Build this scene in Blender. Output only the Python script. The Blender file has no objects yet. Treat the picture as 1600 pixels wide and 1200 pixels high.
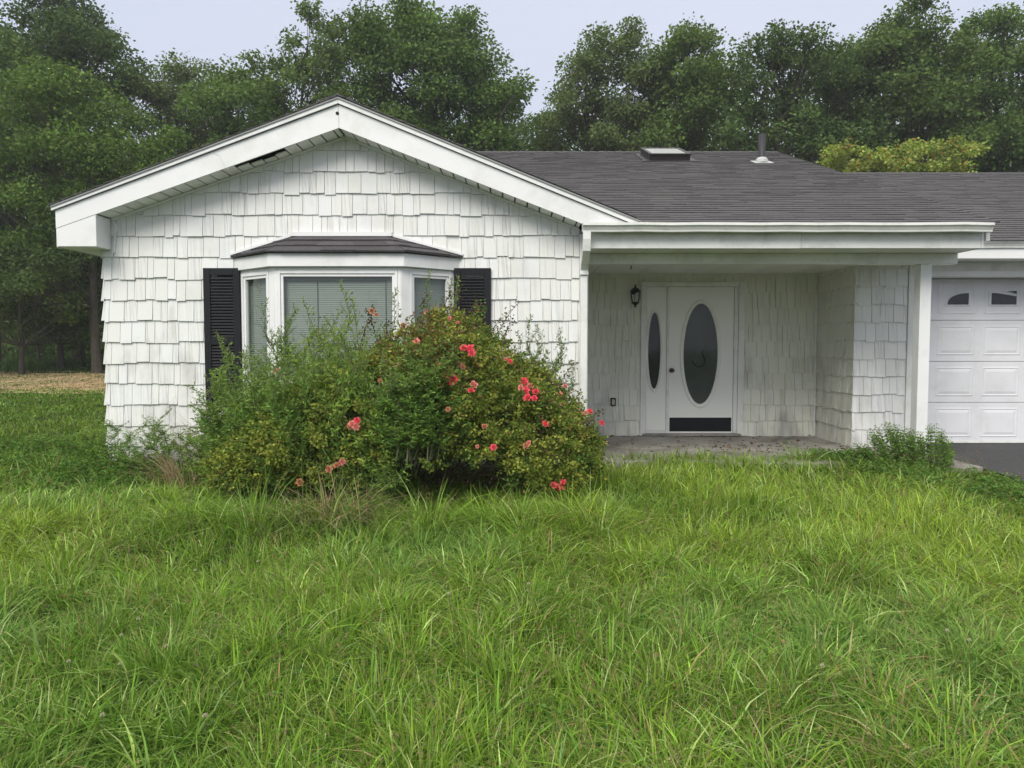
import bpy, math, random
import numpy as np
from mathutils import Vector, Matrix

# ------------------------------------------------------------------ camera, world, sun, exposure
scn = bpy.context.scene
col = scn.collection
EYE = 1.24
PITCH = math.atan(60 / 1150)
cd = bpy.data.cameras.new("camera")
cam = bpy.data.objects.new("camera", cd)
col.objects.link(cam)
cam.location = (0, 0, EYE)
cam.rotation_euler = (math.radians(90) - PITCH, 0, 0)
cd.sensor_width = 36
cd.lens = 36 * 1150 / 1600
cd.clip_start = 0.05
cd.clip_end = 2000
scn.camera = cam

SUN_EL, SUN_AZ = math.radians(43), math.radians(202)   # azimuth clockwise from +Y: behind the camera, a little to the left
world = bpy.data.worlds.new("World")
scn.world = world
world.use_nodes = True
wn, wl = world.node_tree.nodes, world.node_tree.links
wn.clear()
wout = wn.new("ShaderNodeOutputWorld")
wbg = wn.new("ShaderNodeBackground")
sky = wn.new("ShaderNodeTexSky")
sky.sky_type = 'NISHITA'
sky.sun_disc = False
sky.sun_elevation = SUN_EL
sky.sun_rotation = SUN_AZ
sky.air_density = 1.0
sky.dust_density = 5.0
sky.ozone_density = 2.0
# thin even overcast over the clear sky: the veil is one pale tone broken by faint large clouds
wtc = wn.new("ShaderNodeTexCoord")
wno = wn.new("ShaderNodeTexNoise")
wno.inputs["Scale"].default_value = 1.3
wno.inputs["Detail"].default_value = 3
wcr = wn.new("ShaderNodeValToRGB")
wcr.color_ramp.elements[0].position = 0.3
wcr.color_ramp.elements[0].color = (7.9, 8.7, 10.8, 1)
wcr.color_ramp.elements[1].position = 0.72
wcr.color_ramp.elements[1].color = (9.2, 9.8, 11.5, 1)
wmx = wn.new("ShaderNodeMixRGB")
wmx.inputs[0].default_value = 0.85
wl.new(wtc.outputs["Generated"], wno.inputs["Vector"])
wl.new(wno.outputs["Fac"], wcr.inputs["Fac"])
wl.new(sky.outputs["Color"], wmx.inputs[1])
# an overcast sky is brightest overhead: the veil grows whiter and brighter towards the zenith
wsp = wn.new("ShaderNodeSeparateXYZ")
wl.new(wtc.outputs["Generated"], wsp.inputs[0])
wzr = wn.new("ShaderNodeMapRange")
wzr.interpolation_type = 'SMOOTHSTEP'
wzr.inputs[1].default_value = 0.40
wzr.inputs[2].default_value = 0.95
wl.new(wsp.outputs["Z"], wzr.inputs[0])
wzm = wn.new("ShaderNodeMixRGB")
wzm.inputs[2].default_value = (21, 20.5, 18.5, 1)
wl.new(wzr.outputs[0], wzm.inputs[0])
wl.new(wcr.outputs["Color"], wzm.inputs[1])
wl.new(wzm.outputs["Color"], wmx.inputs[2])
wl.new(wmx.outputs["Color"], wbg.inputs["Color"])
wbg.inputs["Strength"].default_value = 0.07
wl.new(wbg.outputs["Background"], wout.inputs["Surface"])

sd = bpy.data.lights.new("sun", 'SUN')
sd.energy = 2.4
sd.angle = math.radians(32)
sd.color = (1.0, 0.96, 0.88)
sun = bpy.data.objects.new("sun", sd)
col.objects.link(sun)
sdir = Vector((math.sin(SUN_AZ) * math.cos(SUN_EL), math.cos(SUN_AZ) * math.cos(SUN_EL), math.sin(SUN_EL)))
sun.rotation_euler = sdir.to_track_quat('Z', 'Y').to_euler()
sun.location = sdir * 60

scn.view_settings.view_transform = 'Standard'
scn.view_settings.look = 'None'
scn.view_settings.gamma = 1.0
scn.view_settings.exposure = 0.36
scn.view_settings.use_curve_mapping = False
scn.cycles.max_bounces = 8
scn.cycles.diffuse_bounces = 4
scn.cycles.transparent_max_bounces = 12
scn.cycles.use_denoising = True

RNG = np.random.default_rng(7)
random.seed(7)

# ------------------------------------------------------------------ helpers
def at(px, py, Y):
    """point of the vertical plane y = Y seen at a photograph pixel (1600 wide)"""
    c, s = math.cos(PITCH), math.sin(PITCH)
    t = (600 - py) / 1150
    dz = Y * (t * c - s) / (c + t * s)
    d = Y * c - dz * s
    return ((px - 800) * d / 1150, EYE + dz)

def tag(o, label=None, cat=None, group=None, kind=None):
    if label: o['label'] = label
    if cat: o['category'] = cat
    if group: o['group'] = group
    if kind: o['kind'] = kind
    return o

def empty(name, loc=(0, 0, 0), rz=0.0):
    o = bpy.data.objects.new(name, None)
    o.empty_display_size = 0.2
    col.objects.link(o)
    o.location = loc
    o.rotation_euler = (0, 0, rz)
    return o

def parent_keep(o, par):
    """parent an object whose mesh is in world space; roots of such things stand at the origin of that mesh"""
    o.parent = par
    if par is not None:
        o.matrix_parent_inverse = Matrix.Identity(4)

class MB:
    def __init__(self):
        self.v, self.f, self.t, self.sm = [], [], [], False
    def poly(self, pts, tint=0.5):
        n = len(self.v)
        self.v += [tuple(p) for p in pts]
        self.f.append(tuple(range(n, n + len(pts))))
        self.t.append(tint)
        return self
    def hexa(self, p, tint=0.5):
        """8 points: bottom loop 0-3 (ccw from above), top loop 4-7"""
        n = len(self.v)
        self.v += [tuple(q) for q in p]
        for q in ((0, 3, 2, 1), (4, 5, 6, 7), (0, 1, 5, 4), (1, 2, 6, 5), (2, 3, 7, 6), (3, 0, 4, 7)):
            self.f.append(tuple(n + i for i in q)); self.t.append(tint)
        return self
    def box(self, x0, x1, y0, y1, z0, z1, tint=0.5):
        return self.hexa([(x0, y0, z0), (x1, y0, z0), (x1, y1, z0), (x0, y1, z0),
                          (x0, y0, z1), (x1, y0, z1), (x1, y1, z1), (x0, y1, z1)], tint)
    def prism(self, pts, vec, tint=0.5):
        """extrude a planar polygon along vec"""
        n, k = len(self.v), len(pts)
        v = Vector(vec)
        self.v += [tuple(p) for p in pts] + [tuple(Vector(p) + v) for p in pts]
        self.f.append(tuple(range(n + k - 1, n - 1, -1))); self.t.append(tint)
        self.f.append(tuple(range(n + k, n + 2 * k))); self.t.append(tint)
        for i in range(k):
            j = (i + 1) % k
            self.f.append((n + i, n + j, n + k + j, n + k + i)); self.t.append(tint)
        return self
    def tube(self, pts, rad, seg=8, tint=0.5, cap=True):
        pts = [Vector(p) for p in pts]
        m = len(pts)
        if not hasattr(rad, '__len__'): rad = [rad] * m
        n0 = len(self.v)
        up = Vector((0.13, 0.21, 0.97))
        for i, p in enumerate(pts):
            d = (pts[min(i + 1, m - 1)] - pts[max(i - 1, 0)]).normalized()
            a = d.cross(up)
            if a.length < 0.1: a = d.cross(Vector((1, 0, 0)))
            a.normalize(); b = d.cross(a)
            for k in range(seg):
                an = 2 * math.pi * k / seg
                self.v.append(tuple(p + (a * math.cos(an) + b * math.sin(an)) * rad[i]))
        for i in range(m - 1):
            for k in range(seg):
                k2 = (k + 1) % seg
                self.f.append((n0 + i * seg + k, n0 + i * seg + k2, n0 + (i + 1) * seg + k2, n0 + (i + 1) * seg + k)); self.t.append(tint)
        if cap:
            self.f.append(tuple(n0 + k for k in range(seg))); self.t.append(tint)
            self.f.append(tuple(n0 + (m - 1) * seg + k for k in reversed(range(seg)))); self.t.append(tint)
        return self
    def lathe(self, c, prof, seg=20, tint=0.5, axis='z'):
        """prof: list of (radius, height) round a vertical (or y) axis through c"""
        n0 = len(self.v)
        for r, h in prof:
            for k in range(seg):
                an = 2 * math.pi * k / seg
                if axis == 'z': self.v.append((c[0] + r * math.cos(an), c[1] + r * math.sin(an), c[2] + h))
                else: self.v.append((c[0] + r * math.cos(an), c[1] - h, c[2] + r * math.sin(an)))
        for i in range(len(prof) - 1):
            for k in range(seg):
                k2 = (k + 1) % seg
                self.f.append((n0 + i * seg + k, n0 + i * seg + k2, n0 + (i + 1) * seg + k2, n0 + (i + 1) * seg + k)); self.t.append(tint)
        return self
    def build(self, name, mat, par=None, smooth=False, bevel=0.0, label=None):
        me = bpy.data.meshes.new(name)
        me.from_pydata(self.v, [], self.f)
        a = me.attributes.new("tint", 'FLOAT', 'FACE')
        a.data.foreach_set("value", np.array(self.t, dtype=np.float32))
        me.materials.append(mat)
        if smooth:
            me.polygons.foreach_set("use_smooth", [True] * len(me.polygons))
        me.update()
        o = bpy.data.objects.new(name, me)
        col.objects.link(o)
        if par is not None: parent_keep(o, par)
        if bevel > 0:
            md = o.modifiers.new("bevel", 'BEVEL')
            md.width = bevel; md.segments = 2; md.limit_method = 'ANGLE'; md.angle_limit = math.radians(40)
        if label: o['label'] = label
        return o

def np_mesh(name, V, F, C=None, mat=None, par=None, smooth=False):
    """V (n,3), F (m,4) quads, C (m,3) face colours"""
    V = np.ascontiguousarray(V, dtype=np.float32); F = np.ascontiguousarray(F, dtype=np.int32)
    me = bpy.data.meshes.new(name)
    me.vertices.add(len(V)); me.vertices.foreach_set("co", V.ravel())
    me.loops.add(F.size); me.loops.foreach_set("vertex_index", F.ravel())
    me.polygons.add(len(F))
    k = F.shape[1]
    me.polygons.foreach_set("loop_start", np.arange(0, F.size, k, dtype=np.int32))
    me.polygons.foreach_set("loop_total", np.full(len(F), k, dtype=np.int32))
    if smooth: me.polygons.foreach_set("use_smooth", np.ones(len(F), dtype=bool))
    me.update(calc_edges=True)
    if C is not None:
        a = me.attributes.new("col", 'FLOAT_COLOR', 'FACE')
        a.data.foreach_set("color", np.concatenate([C, np.ones((len(C), 1))], 1).astype(np.float32).ravel())
    if mat: me.materials.append(mat)
    o = bpy.data.objects.new(name, me)
    col.objects.link(o)
    if par is not None: parent_keep(o, par)
    return o

_grid = np.random.default_rng(3).random((256, 256))
def vnoise(x, y, s=1.0, off=0):
    x = np.asarray(x) * s + off * 17.3 + 1000; y = np.asarray(y) * s + off * 9.1 + 1000
    xi = np.floor(x).astype(int); yi = np.floor(y).astype(int)
    fx = x - xi; fy = y - yi
    fx = fx * fx * (3 - 2 * fx); fy = fy * fy * (3 - 2 * fy)
    g = lambda a, b: _grid[a % 256, b % 256]
    return (g(xi, yi) * (1 - fx) + g(xi + 1, yi) * fx) * (1 - fy) + (g(xi, yi + 1) * (1 - fx) + g(xi + 1, yi + 1) * fx) * fy

# ------------------------------------------------------------------ materials
def new_mat(name):
    m = bpy.data.materials.new(name)
    m.use_nodes = True
    nt = m.node_tree
    b = nt.nodes["Principled BSDF"]
    return m, nt, b

def solid(name, c, rough=0.6, var=0.08, scale=6.0, bump=0.0, metallic=0.0, tintamt=0.0, streak=None, spec=0.5, dirt=None):
    """paint-like surface: base colour varied by noise, optional per-piece tint, dirt and bump"""
    m, nt, b = new_mat(name)
    N, L = nt.nodes, nt.links
    tc = N.new("ShaderNodeTexCoord")
    no = N.new("ShaderNodeTexNoise"); no.inputs["Scale"].default_value = scale; no.inputs["Detail"].default_value = 6
    L.new(tc.outputs["Object"], no.inputs["Vector"])
    mr = N.new("ShaderNodeMapRange"); mr.inputs[1].default_value = 0.3; mr.inputs[2].default_value = 0.7
    mr.inputs[3].default_value = 1 - var; mr.inputs[4].default_value = 1 + var
    L.new(no.outputs["Fac"], mr.inputs[0])
    hs = N.new("ShaderNodeVectorMath"); hs.operation = 'SCALE'
    hs.inputs[0].default_value = c
    L.new(mr.outputs[0], hs.inputs["Scale"])
    last = hs.outputs[0]
    if tintamt:
        at_ = N.new("ShaderNodeAttribute"); at_.attribute_name = "tint"
        m2 = N.new("ShaderNodeMapRange"); m2.inputs[3].default_value = 1 - tintamt; m2.inputs[4].default_value = 1 + tintamt
        L.new(at_.outputs["Fac"], m2.inputs[0])
        h2 = N.new("ShaderNodeVectorMath"); h2.operation = 'SCALE'
        L.new(last, h2.inputs[0]); L.new(m2.outputs[0], h2.inputs["Scale"])
        last = h2.outputs[0]
    if dirt:
        dc, lo, hi, dsc, amt = dirt
        n2 = N.new("ShaderNodeTexNoise"); n2.inputs["Scale"].default_value = dsc; n2.inputs["Detail"].default_value = 8; n2.inputs["Roughness"].default_value = 0.65
        L.new(tc.outputs["Object"], n2.inputs["Vector"])
        r2 = N.new("ShaderNodeMapRange"); r2.inputs[1].default_value = lo; r2.inputs[2].default_value = hi; r2.inputs[4].default_value = amt
        L.new(n2.outputs["Fac"], r2.inputs[0])
        mx = N.new("ShaderNodeMixRGB"); mx.inputs[2].default_value = (*dc, 1)
        L.new(r2.outputs[0], mx.inputs[0]); L.new(last, mx.inputs[1])
        last = mx.outputs[0]
    L.new(last, b.inputs["Base Color"])
    b.inputs["Roughness"].default_value = rough
    b.inputs["Metallic"].default_value = metallic
    b.inputs["Specular IOR Level"].default_value = spec
    if bump:
        n3 = N.new("ShaderNodeTexNoise"); n3.inputs["Scale"].default_value = streak[1] if streak else scale * 8; n3.inputs["Detail"].default_value = 5
        L.new(tc.outputs["Object"], n3.inputs["Vector"])
        bp = N.new("ShaderNodeBump"); bp.inputs["Strength"].default_value = bump; bp.inputs["Distance"].default_value = 0.01
        L.new(n3.outputs["Fac"], bp.inputs["Height"])
        L.new(bp.outputs[0], b.inputs["Normal"])
    return m

def shake_mat(name, c, stain=0.25):
    """painted striated cedar shakes"""
    m, nt, b = new_mat(name)
    N, L = nt.nodes, nt.links
    tc = N.new("ShaderNodeTexCoord")
    sp = N.new("ShaderNodeSeparateXYZ"); L.new(tc.outputs["Object"], sp.inputs[0])
    ad = N.new("ShaderNodeMath"); ad.operation = 'ADD'; L.new(sp.outputs[0], ad.inputs[0]); L.new(sp.outputs[1], ad.inputs[1])
    tn = N.new("ShaderNodeAttribute"); tn.attribute_name = "tint"
    mm = N.new("ShaderNodeMath"); mm.operation = 'MULTIPLY'; mm.inputs[1].default_value = 37.0; L.new(tn.outputs["Fac"], mm.inputs[0])
    cb = N.new("ShaderNodeCombineXYZ")
    L.new(ad.outputs[0], cb.inputs[0]); L.new(mm.outputs[0], cb.inputs[1])
    z = N.new("ShaderNodeMath"); z.operation = 'MULTIPLY'; z.inputs[1].default_value = 0.012; L.new(sp.outputs[2], z.inputs[0]); L.new(z.outputs[0], cb.inputs[2])
    g = N.new("ShaderNodeTexNoise"); g.inputs["Scale"].default_value = 60; g.inputs["Detail"].default_value = 2.0
    L.new(cb.outputs[0], g.inputs["Vector"])
    # how deeply a shake is grooved differs from shake to shake
    sel = N.new("ShaderNodeMath"); sel.operation = 'FRACT'
    s2 = N.new("ShaderNodeMath"); s2.operation = 'MULTIPLY'; s2.inputs[1].default_value = 13.7; L.new(tn.outputs["Fac"], s2.inputs[0]); L.new(s2.outputs[0], sel.inputs[0])
    dp = N.new("ShaderNodeMapRange"); dp.inputs[1].default_value = 0.35; dp.inputs[3].default_value = 0.06; dp.inputs[4].default_value = 0.85; L.new(sel.outputs[0], dp.inputs[0])
    rg = N.new("ShaderNodeMapRange"); rg.inputs[1].default_value = 0.36; rg.inputs[2].default_value = 0.46; L.new(g.outputs["Fac"], rg.inputs[0])
    hh = N.new("ShaderNodeMath"); hh.operation = 'MULTIPLY'; L.new(rg.outputs[0], hh.inputs[0]); L.new(dp.outputs[0], hh.inputs[1])
    bp = N.new("ShaderNodeBump"); bp.inputs["Strength"].default_value = 1.0; bp.inputs["Distance"].default_value = 0.005
    L.new(hh.outputs[0], bp.inputs["Height"]); L.new(bp.outputs[0], b.inputs["Normal"])
    # colour: per shake cream to bluish white, darker grooves, broad stains
    cr = N.new("ShaderNodeValToRGB")
    e = cr.color_ramp.elements
    e[0].position = 0.0; e[0].color = (c[0] * 0.955, c[1] * 0.955, c[2] * 0.935, 1)
    e[1].position = 1.0; e[1].color = (c[0] * 1.0, c[1] * 1.01, c[2] * 1.03, 1)
    e2 = cr.color_ramp.elements.new(0.5); e2.color = (c[0], c[1], c[2] * 0.99, 1)
    L.new(tn.outputs["Fac"], cr.inputs[0])
    gr = N.new("ShaderNodeMixRGB"); gr.blend_type = 'MULTIPLY'; gr.inputs[2].default_value = (0.55, 0.56, 0.52, 1)
    iv = N.new("ShaderNodeMath"); iv.operation = 'SUBTRACT'; iv.inputs[0].default_value = 1.0; L.new(rg.outputs[0], iv.inputs[1])
    im = N.new("ShaderNodeMath"); im.operation = 'MULTIPLY'; L.new(iv.outputs[0], im.inputs[0]); L.new(dp.outputs[0], im.inputs[1])
    i2 = N.new("ShaderNodeMath"); i2.operation = 'MULTIPLY'; i2.inputs[1].default_value = 0.3; L.new(im.outputs[0], i2.inputs[0])
    L.new(i2.outputs[0], gr.inputs[0]); L.new(cr.outputs[0], gr.inputs[1])
    n2 = N.new("ShaderNodeTexNoise"); n2.inputs["Scale"].default_value = 1.7; n2.inputs["Detail"].default_value = 7; n2.inputs["Roughness"].default_value = 0.6
    L.new(tc.outputs["Object"], n2.inputs["Vector"])
    r2 = N.new("ShaderNodeMapRange"); r2.inputs[1].default_value = 0.52; r2.inputs[2].default_value = 0.75; r2.inputs[4].default_value = stain
    L.new(n2.outputs["Fac"], r2.inputs[0])
    mx = N.new("ShaderNodeMixRGB"); mx.inputs[2].default_value = (c[0] * 0.62, c[1] * 0.62, c[2] * 0.6, 1)
    L.new(r2.outputs[0], mx.inputs[0]); L.new(gr.outputs[0], mx.inputs[1])
    # splash grime and mildew near the ground, in blotches drawn out downwards
    mp = N.new("ShaderNodeMapping"); mp.inputs["Scale"].default_value = (5.0, 5.0, 1.6); L.new(tc.outputs["Object"], mp.inputs[0])
    n4 = N.new("ShaderNodeTexNoise"); n4.inputs["Scale"].default_value = 1.0; n4.inputs["Detail"].default_value = 6; L.new(mp.outputs[0], n4.inputs["Vector"])
    zr = N.new("ShaderNodeMapRange"); zr.inputs[1].default_value = 1.6; zr.inputs[2].default_value = 0.0; zr.inputs[3].default_value = 0.0; zr.inputs[4].default_value = 0.20
    L.new(sp.outputs[2], zr.inputs[0])
    a4 = N.new("ShaderNodeMath"); a4.operation = 'ADD'; L.new(n4.outputs["Fac"], a4.inputs[0]); L.new(zr.outputs[0], a4.inputs[1])
    r4 = N.new("ShaderNodeMapRange"); r4.inputs[1].default_value = 0.64; r4.inputs[2].default_value = 0.86; r4.inputs[4].default_value = 0.6; L.new(a4.outputs[0], r4.inputs[0])
    m4 = N.new("ShaderNodeMixRGB"); m4.inputs[2].default_value = (0.27, 0.255, 0.24, 1)
    L.new(r4.outputs[0], m4.inputs[0]); L.new(mx.outputs[0], m4.inputs[1])
    L.new(m4.outputs[0], b.inputs["Base Color"])
    b.inputs["Roughness"].default_value = 0.62
    return m

def leaf_mat(name, trans=0.35, rough=0.5, gain=1.0, spec=0.35):
    m, nt, b = new_mat(name)
    N, L = nt.nodes, nt.links
    at_ = N.new("ShaderNodeAttribute"); at_.attribute_name = "col"
    sc = N.new("ShaderNodeVectorMath"); sc.operation = 'SCALE'; sc.inputs["Scale"].default_value = gain
    L.new(at_.outputs["Color"], sc.inputs[0])
    L.new(sc.outputs[0], b.inputs["Base Color"])
    b.inputs["Roughness"].default_value = rough
    b.inputs["Specular IOR Level"].default_value = spec
    tr = N.new("ShaderNodeBsdfTranslucent")
    hs = N.new("ShaderNodeMixRGB"); hs.blend_type = 'MULTIPLY'; hs.inputs[0].default_value = 1.0; hs.inputs[2].default_value = (1.1, 1.15, 0.55, 1)
    L.new(sc.outputs[0], hs.inputs[1]); L.new(hs.outputs[0], tr.inputs["Color"])
    mx = N.new("ShaderNodeMixShader"); mx.inputs[0].default_value = trans
    L.new(b.outputs[0], mx.inputs[1]); L.new(tr.outputs[0], mx.inputs[2])
    L.new(mx.outputs[0], nt.nodes["Material Output"].inputs["Surface"])
    return m

def glass_mat(name, tint=(0.84, 0.88, 0.85), rough=0.02, ior=1.5):
    m, nt, b = new_mat(name)
    N, L = nt.nodes, nt.links
    N.remove(b)
    t = N.new("ShaderNodeBsdfTransparent"); t.inputs[0].default_value = (*tint, 1)
    g = N.new("ShaderNodeBsdfGlossy"); g.inputs["Roughness"].default_value = rough
    lw = N.new("ShaderNodeLayerWeight"); lw.inputs["Blend"].default_value = 0.5
    pw = N.new("ShaderNodeMath"); pw.operation = 'POWER'; pw.inputs[1].default_value = 4.0; L.new(lw.outputs["Facing"], pw.inputs[0])
    fr = N.new("ShaderNodeMath"); fr.operation = 'MULTIPLY_ADD'; fr.inputs[1].default_value = 0.9; fr.inputs[2].default_value = 0.08 * (ior - 0.5); L.new(pw.outputs[0], fr.inputs[0])
    mx = N.new("ShaderNodeMixShader")
    L.new(fr.outputs[0], mx.inputs[0]); L.new(t.outputs[0], mx.inputs[1]); L.new(g.outputs[0], mx.inputs[2])
    L.new(mx.outputs[0], N["Material Output"].inputs["Surface"])
    return m

M = {}
M['shake'] = shake_mat("white_shakes", (0.72, 0.725, 0.71), 0.4)
M['porchshake'] = shake_mat("bounce_tinted_porch_shakes", (0.73, 0.73, 0.65), 0.45)  # olive bounce light from the lawn put into the base colour; stains slightly heavier
M['trim'] = solid("white_trim", (0.76, 0.765, 0.765), 0.45, 0.03, 2.0, bump=0.12, dirt=((0.42, 0.43, 0.37), 0.5, 0.78, 2.4, 0.45))
M['trimdirty'] = solid("white_trim_weathered", (0.74, 0.745, 0.72), 0.5, 0.05, 3.0, bump=0.05, dirt=((0.36, 0.37, 0.30), 0.48, 0.75, 5.0, 0.5))
M['soffit'] = solid("soffit_vinyl", (0.76, 0.77, 0.74), 0.5, 0.04, 3.0, tintamt=0.06)
M['dark'] = solid("dark_gap", (0.012, 0.012, 0.012), 0.9, 0.1)
M['wood'] = solid("old_wood", (0.10, 0.08, 0.06), 0.9, 0.2, 8)
M['roof'] = solid("asphalt_shingle", (0.098, 0.094, 0.098), 0.95, 0.15, 30.0, bump=0.6, tintamt=0.06, spec=0.2, dirt=((0.15, 0.14, 0.135), 0.5, 0.8, 1.2, 0.35))
M['bayroof'] = solid("bay_asphalt_shingle", (0.105, 0.098, 0.106), 0.95, 0.15, 30.0, bump=0.6, tintamt=0.28, spec=0.2)
M['drip'] = solid("drip_edge", (0.25, 0.26, 0.25), 0.5, 0.1)
M['black'] = solid("black_vinyl", (0.008, 0.009, 0.012), 0.6, 0.1, 5, spec=0.25)
M['door'] = solid("door_paint", (0.80, 0.805, 0.76), 0.4, 0.02, 2.0)  # slight olive warmth in the base stands in for light bounced off grass
M['garage'] = solid("garage_paint", (0.70, 0.705, 0.73), 0.5, 0.04, 1.2, bump=0.12, dirt=((0.46, 0.46, 0.44), 0.46, 0.78, 2.6, 0.45))
M['glass'] = glass_mat("window_glass")
M['dkglass'] = glass_mat("door_glass", (0.8, 0.85, 0.82), 0.05, 0.95)
M['blind'] = solid("blind_vinyl", (0.27, 0.30, 0.27), 0.5, 0.02, tintamt=0.05)
M['room'] = solid("room_dark", (0.05, 0.055, 0.05), 0.9, 0.1)
M['metal'] = solid("dark_metal", (0.05, 0.045, 0.045), 0.45, 0.1, 10, metallic=0.6)
M['iron'] = solid("black_iron", (0.015, 0.014, 0.015), 0.4, 0.1, 10, metallic=0.4)
M['brass'] = solid("aged_brass", (0.16, 0.12, 0.07), 0.35, 0.15, 20, metallic=0.8)
M['alu'] = solid("bright_flashing", (0.42, 0.43, 0.43), 0.5, 0.05, 5)
M['pipe'] = solid("pipe_grey", (0.022, 0.023, 0.028), 0.6, 0.1, 5)
M['ivory'] = solid("ivory_plastic", (0.52, 0.47, 0.34), 0.4, 0.05)
M['concrete'] = solid("porch_concrete", (0.27, 0.255, 0.23), 0.9, 0.25, 3.0, bump=0.4, dirt=((0.07, 0.055, 0.04), 0.48, 0.72, 2.2, 0.75))
M['asphalt'] = solid("asphalt", (0.055, 0.055, 0.058), 0.95, 0.25, 40.0, bump=0.7, dirt=((0.10, 0.095, 0.085), 0.5, 0.75, 1.5, 0.5))
M['bark'] = solid("bark", (0.055, 0.047, 0.037), 0.95, 0.3, 6.0, bump=0.6)
M['barkpale'] = solid("bark_pale", (0.17, 0.155, 0.13), 0.95, 0.3, 6.0, bump=0.5)
M['stem'] = solid("weed_stem", (0.10, 0.11, 0.05), 0.8, 0.2, 20)
M['cane'] = solid("rose_cane", (0.09, 0.075, 0.04), 0.8, 0.25, 20)
M['leaf'] = leaf_mat("leaf", 0.34, 0.6, spec=0.18)
M['grass'] = leaf_mat("grass_blade", 0.35, 0.6, spec=0.12)
M['petal'] = leaf_mat("petal", 0.3, 0.6, spec=0.1)
M['dry'] = leaf_mat("dry_straw", 0.2, 0.8, spec=0.1)

def ground_mat():
    m, nt, b = new_mat("soil_and_thatch")
    N, L = nt.nodes, nt.links
    tc = N.new("ShaderNodeTexCoord")
    n1 = N.new("ShaderNodeTexNoise"); n1.inputs["Scale"].default_value = 2.5; n1.inputs["Detail"].default_value = 8
    n2 = N.new("ShaderNodeTexNoise"); n2.inputs["Scale"].default_value = 60; n2.inputs["Detail"].default_value = 4
    L.new(tc.outputs["Object"], n1.inputs["Vector"]); L.new(tc.outputs["Object"], n2.inputs["Vector"])
    cr = N.new("ShaderNodeValToRGB")
    cr.color_ramp.elements[0].position = 0.35; cr.color_ramp.elements[0].color = (0.022, 0.034, 0.010, 1)
    cr.color_ramp.elements[1].position = 0.7; cr.color_ramp.elements[1].color = (0.055, 0.075, 0.022, 1)
    ad = N.new("ShaderNodeMath"); ad.operation = 'ADD'; L.new(n1.outputs["Fac"], ad.inputs[0])
    ml = N.new("ShaderNodeMath"); ml.operation = 'MULTIPLY_ADD'; ml.inputs[1].default_value = 0.5; ml.inputs[2].default_value = -0.25
    L.new(n2.outputs["Fac"], ml.inputs[0]); L.new(ml.outputs[0], ad.inputs[1]); L.new(ad.outputs[0], cr.inputs[0])
    L.new(cr.outputs[0], b.inputs["Base Color"]); b.inputs["Roughness"].default_value = 0.95; b.inputs["Specular IOR Level"].default_value = 0.1
    bp = N.new("ShaderNodeBump"); bp.inputs["Strength"].default_value = 0.8; bp.inputs["Distance"].default_value = 0.03
    L.new(n2.outputs["Fac"], bp.inputs["Height"]); L.new(bp.outputs[0], b.inputs["Normal"])
    return m
M['ground'] = ground_mat()

# ------------------------------------------------------------------ terrain
def g0(y):
    return np.interp(y, [-50, 2, 8.2, 10, 17, 28, 60, 400], [-0.33, -0.32, -0.07, -0.02, 0.12, 0.40, 1.4, 3.0])

def gz(x, y):
    x = np.asarray(x, float); y = np.asarray(y, float)
    n = (vnoise(x, y, 0.9) - 0.5) * 0.08 + (vnoise(x, y, 3.1, 2) - 0.5) * 0.03
    k = np.clip((4.9 - x) / 1.0, 0, 1)
    wing = np.clip((y - 8.0) / 1.0, 0, 1) * np.clip((x + 5) / 1.0, 0, 1)
    return g0(y) + n * k * (1 - 0.7 * wing) - 0.05 * (1 - k) - 0.04 * wing

def sheet(name, xs, ys, zf, mat, kind='structure', label=None, mask=None):
    X, Y = np.meshgrid(xs, ys)
    Z = zf(X, Y)
    V = np.stack([X, Y, Z], -1).reshape(-1, 3)
    nx, ny = len(xs), len(ys)
    i, j = np.meshgrid(np.arange(nx - 1), np.arange(ny - 1))
    a = (j * nx + i).ravel()
    F = np.stack([a, a + 1, a + nx + 1, a + nx], 1)
    if mask is not None:
        c = V[F].mean(1); F = F[mask(c[:, 0], c[:, 1])]
    o = np_mesh(name, V, F, None, mat, smooth=True)
    tag(o, label, None, None, kind)
    return o

gx = np.concatenate([np.linspace(-500, -45, 14)[:-1], np.linspace(-45, -12, 34)[:-1], np.linspace(-12, 12, 121)[:-1], np.linspace(12, 45, 34)[:-1], np.linspace(45, 500, 14)])
gy = np.concatenate([np.linspace(-200, -6, 12)[:-1], np.linspace(-6, 14, 101)[:-1], np.linspace(14, 60, 60)[:-1], np.linspace(60, 700, 14)])
sheet("ground", gx, gy, gz, M['ground'], label="grassy ground of the yard around the house")

# mown straw-coloured field left of the house
fm = solid("cut_hay", (0.33, 0.25, 0.14), 0.95, 0.25, 4.0, bump=0.6, spec=0.1, dirt=((0.10, 0.13, 0.04), 0.48, 0.72, 0.7, 0.75))
def field_mask(x, y):
    return (y > 16.7 + 0.9 * (vnoise(x, y, 0.5, 5) - .5)) & (y < 24.5 + 1.6 * (vnoise(x, y, 0.6, 6) - .5))
sheet("field", np.linspace(-34, -5, 146), np.linspace(15, 27, 80), lambda x, y: gz(x, y) + 0.02, fm, label="tan strip of cut dry hay field left of the house", mask=field_mask)

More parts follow.
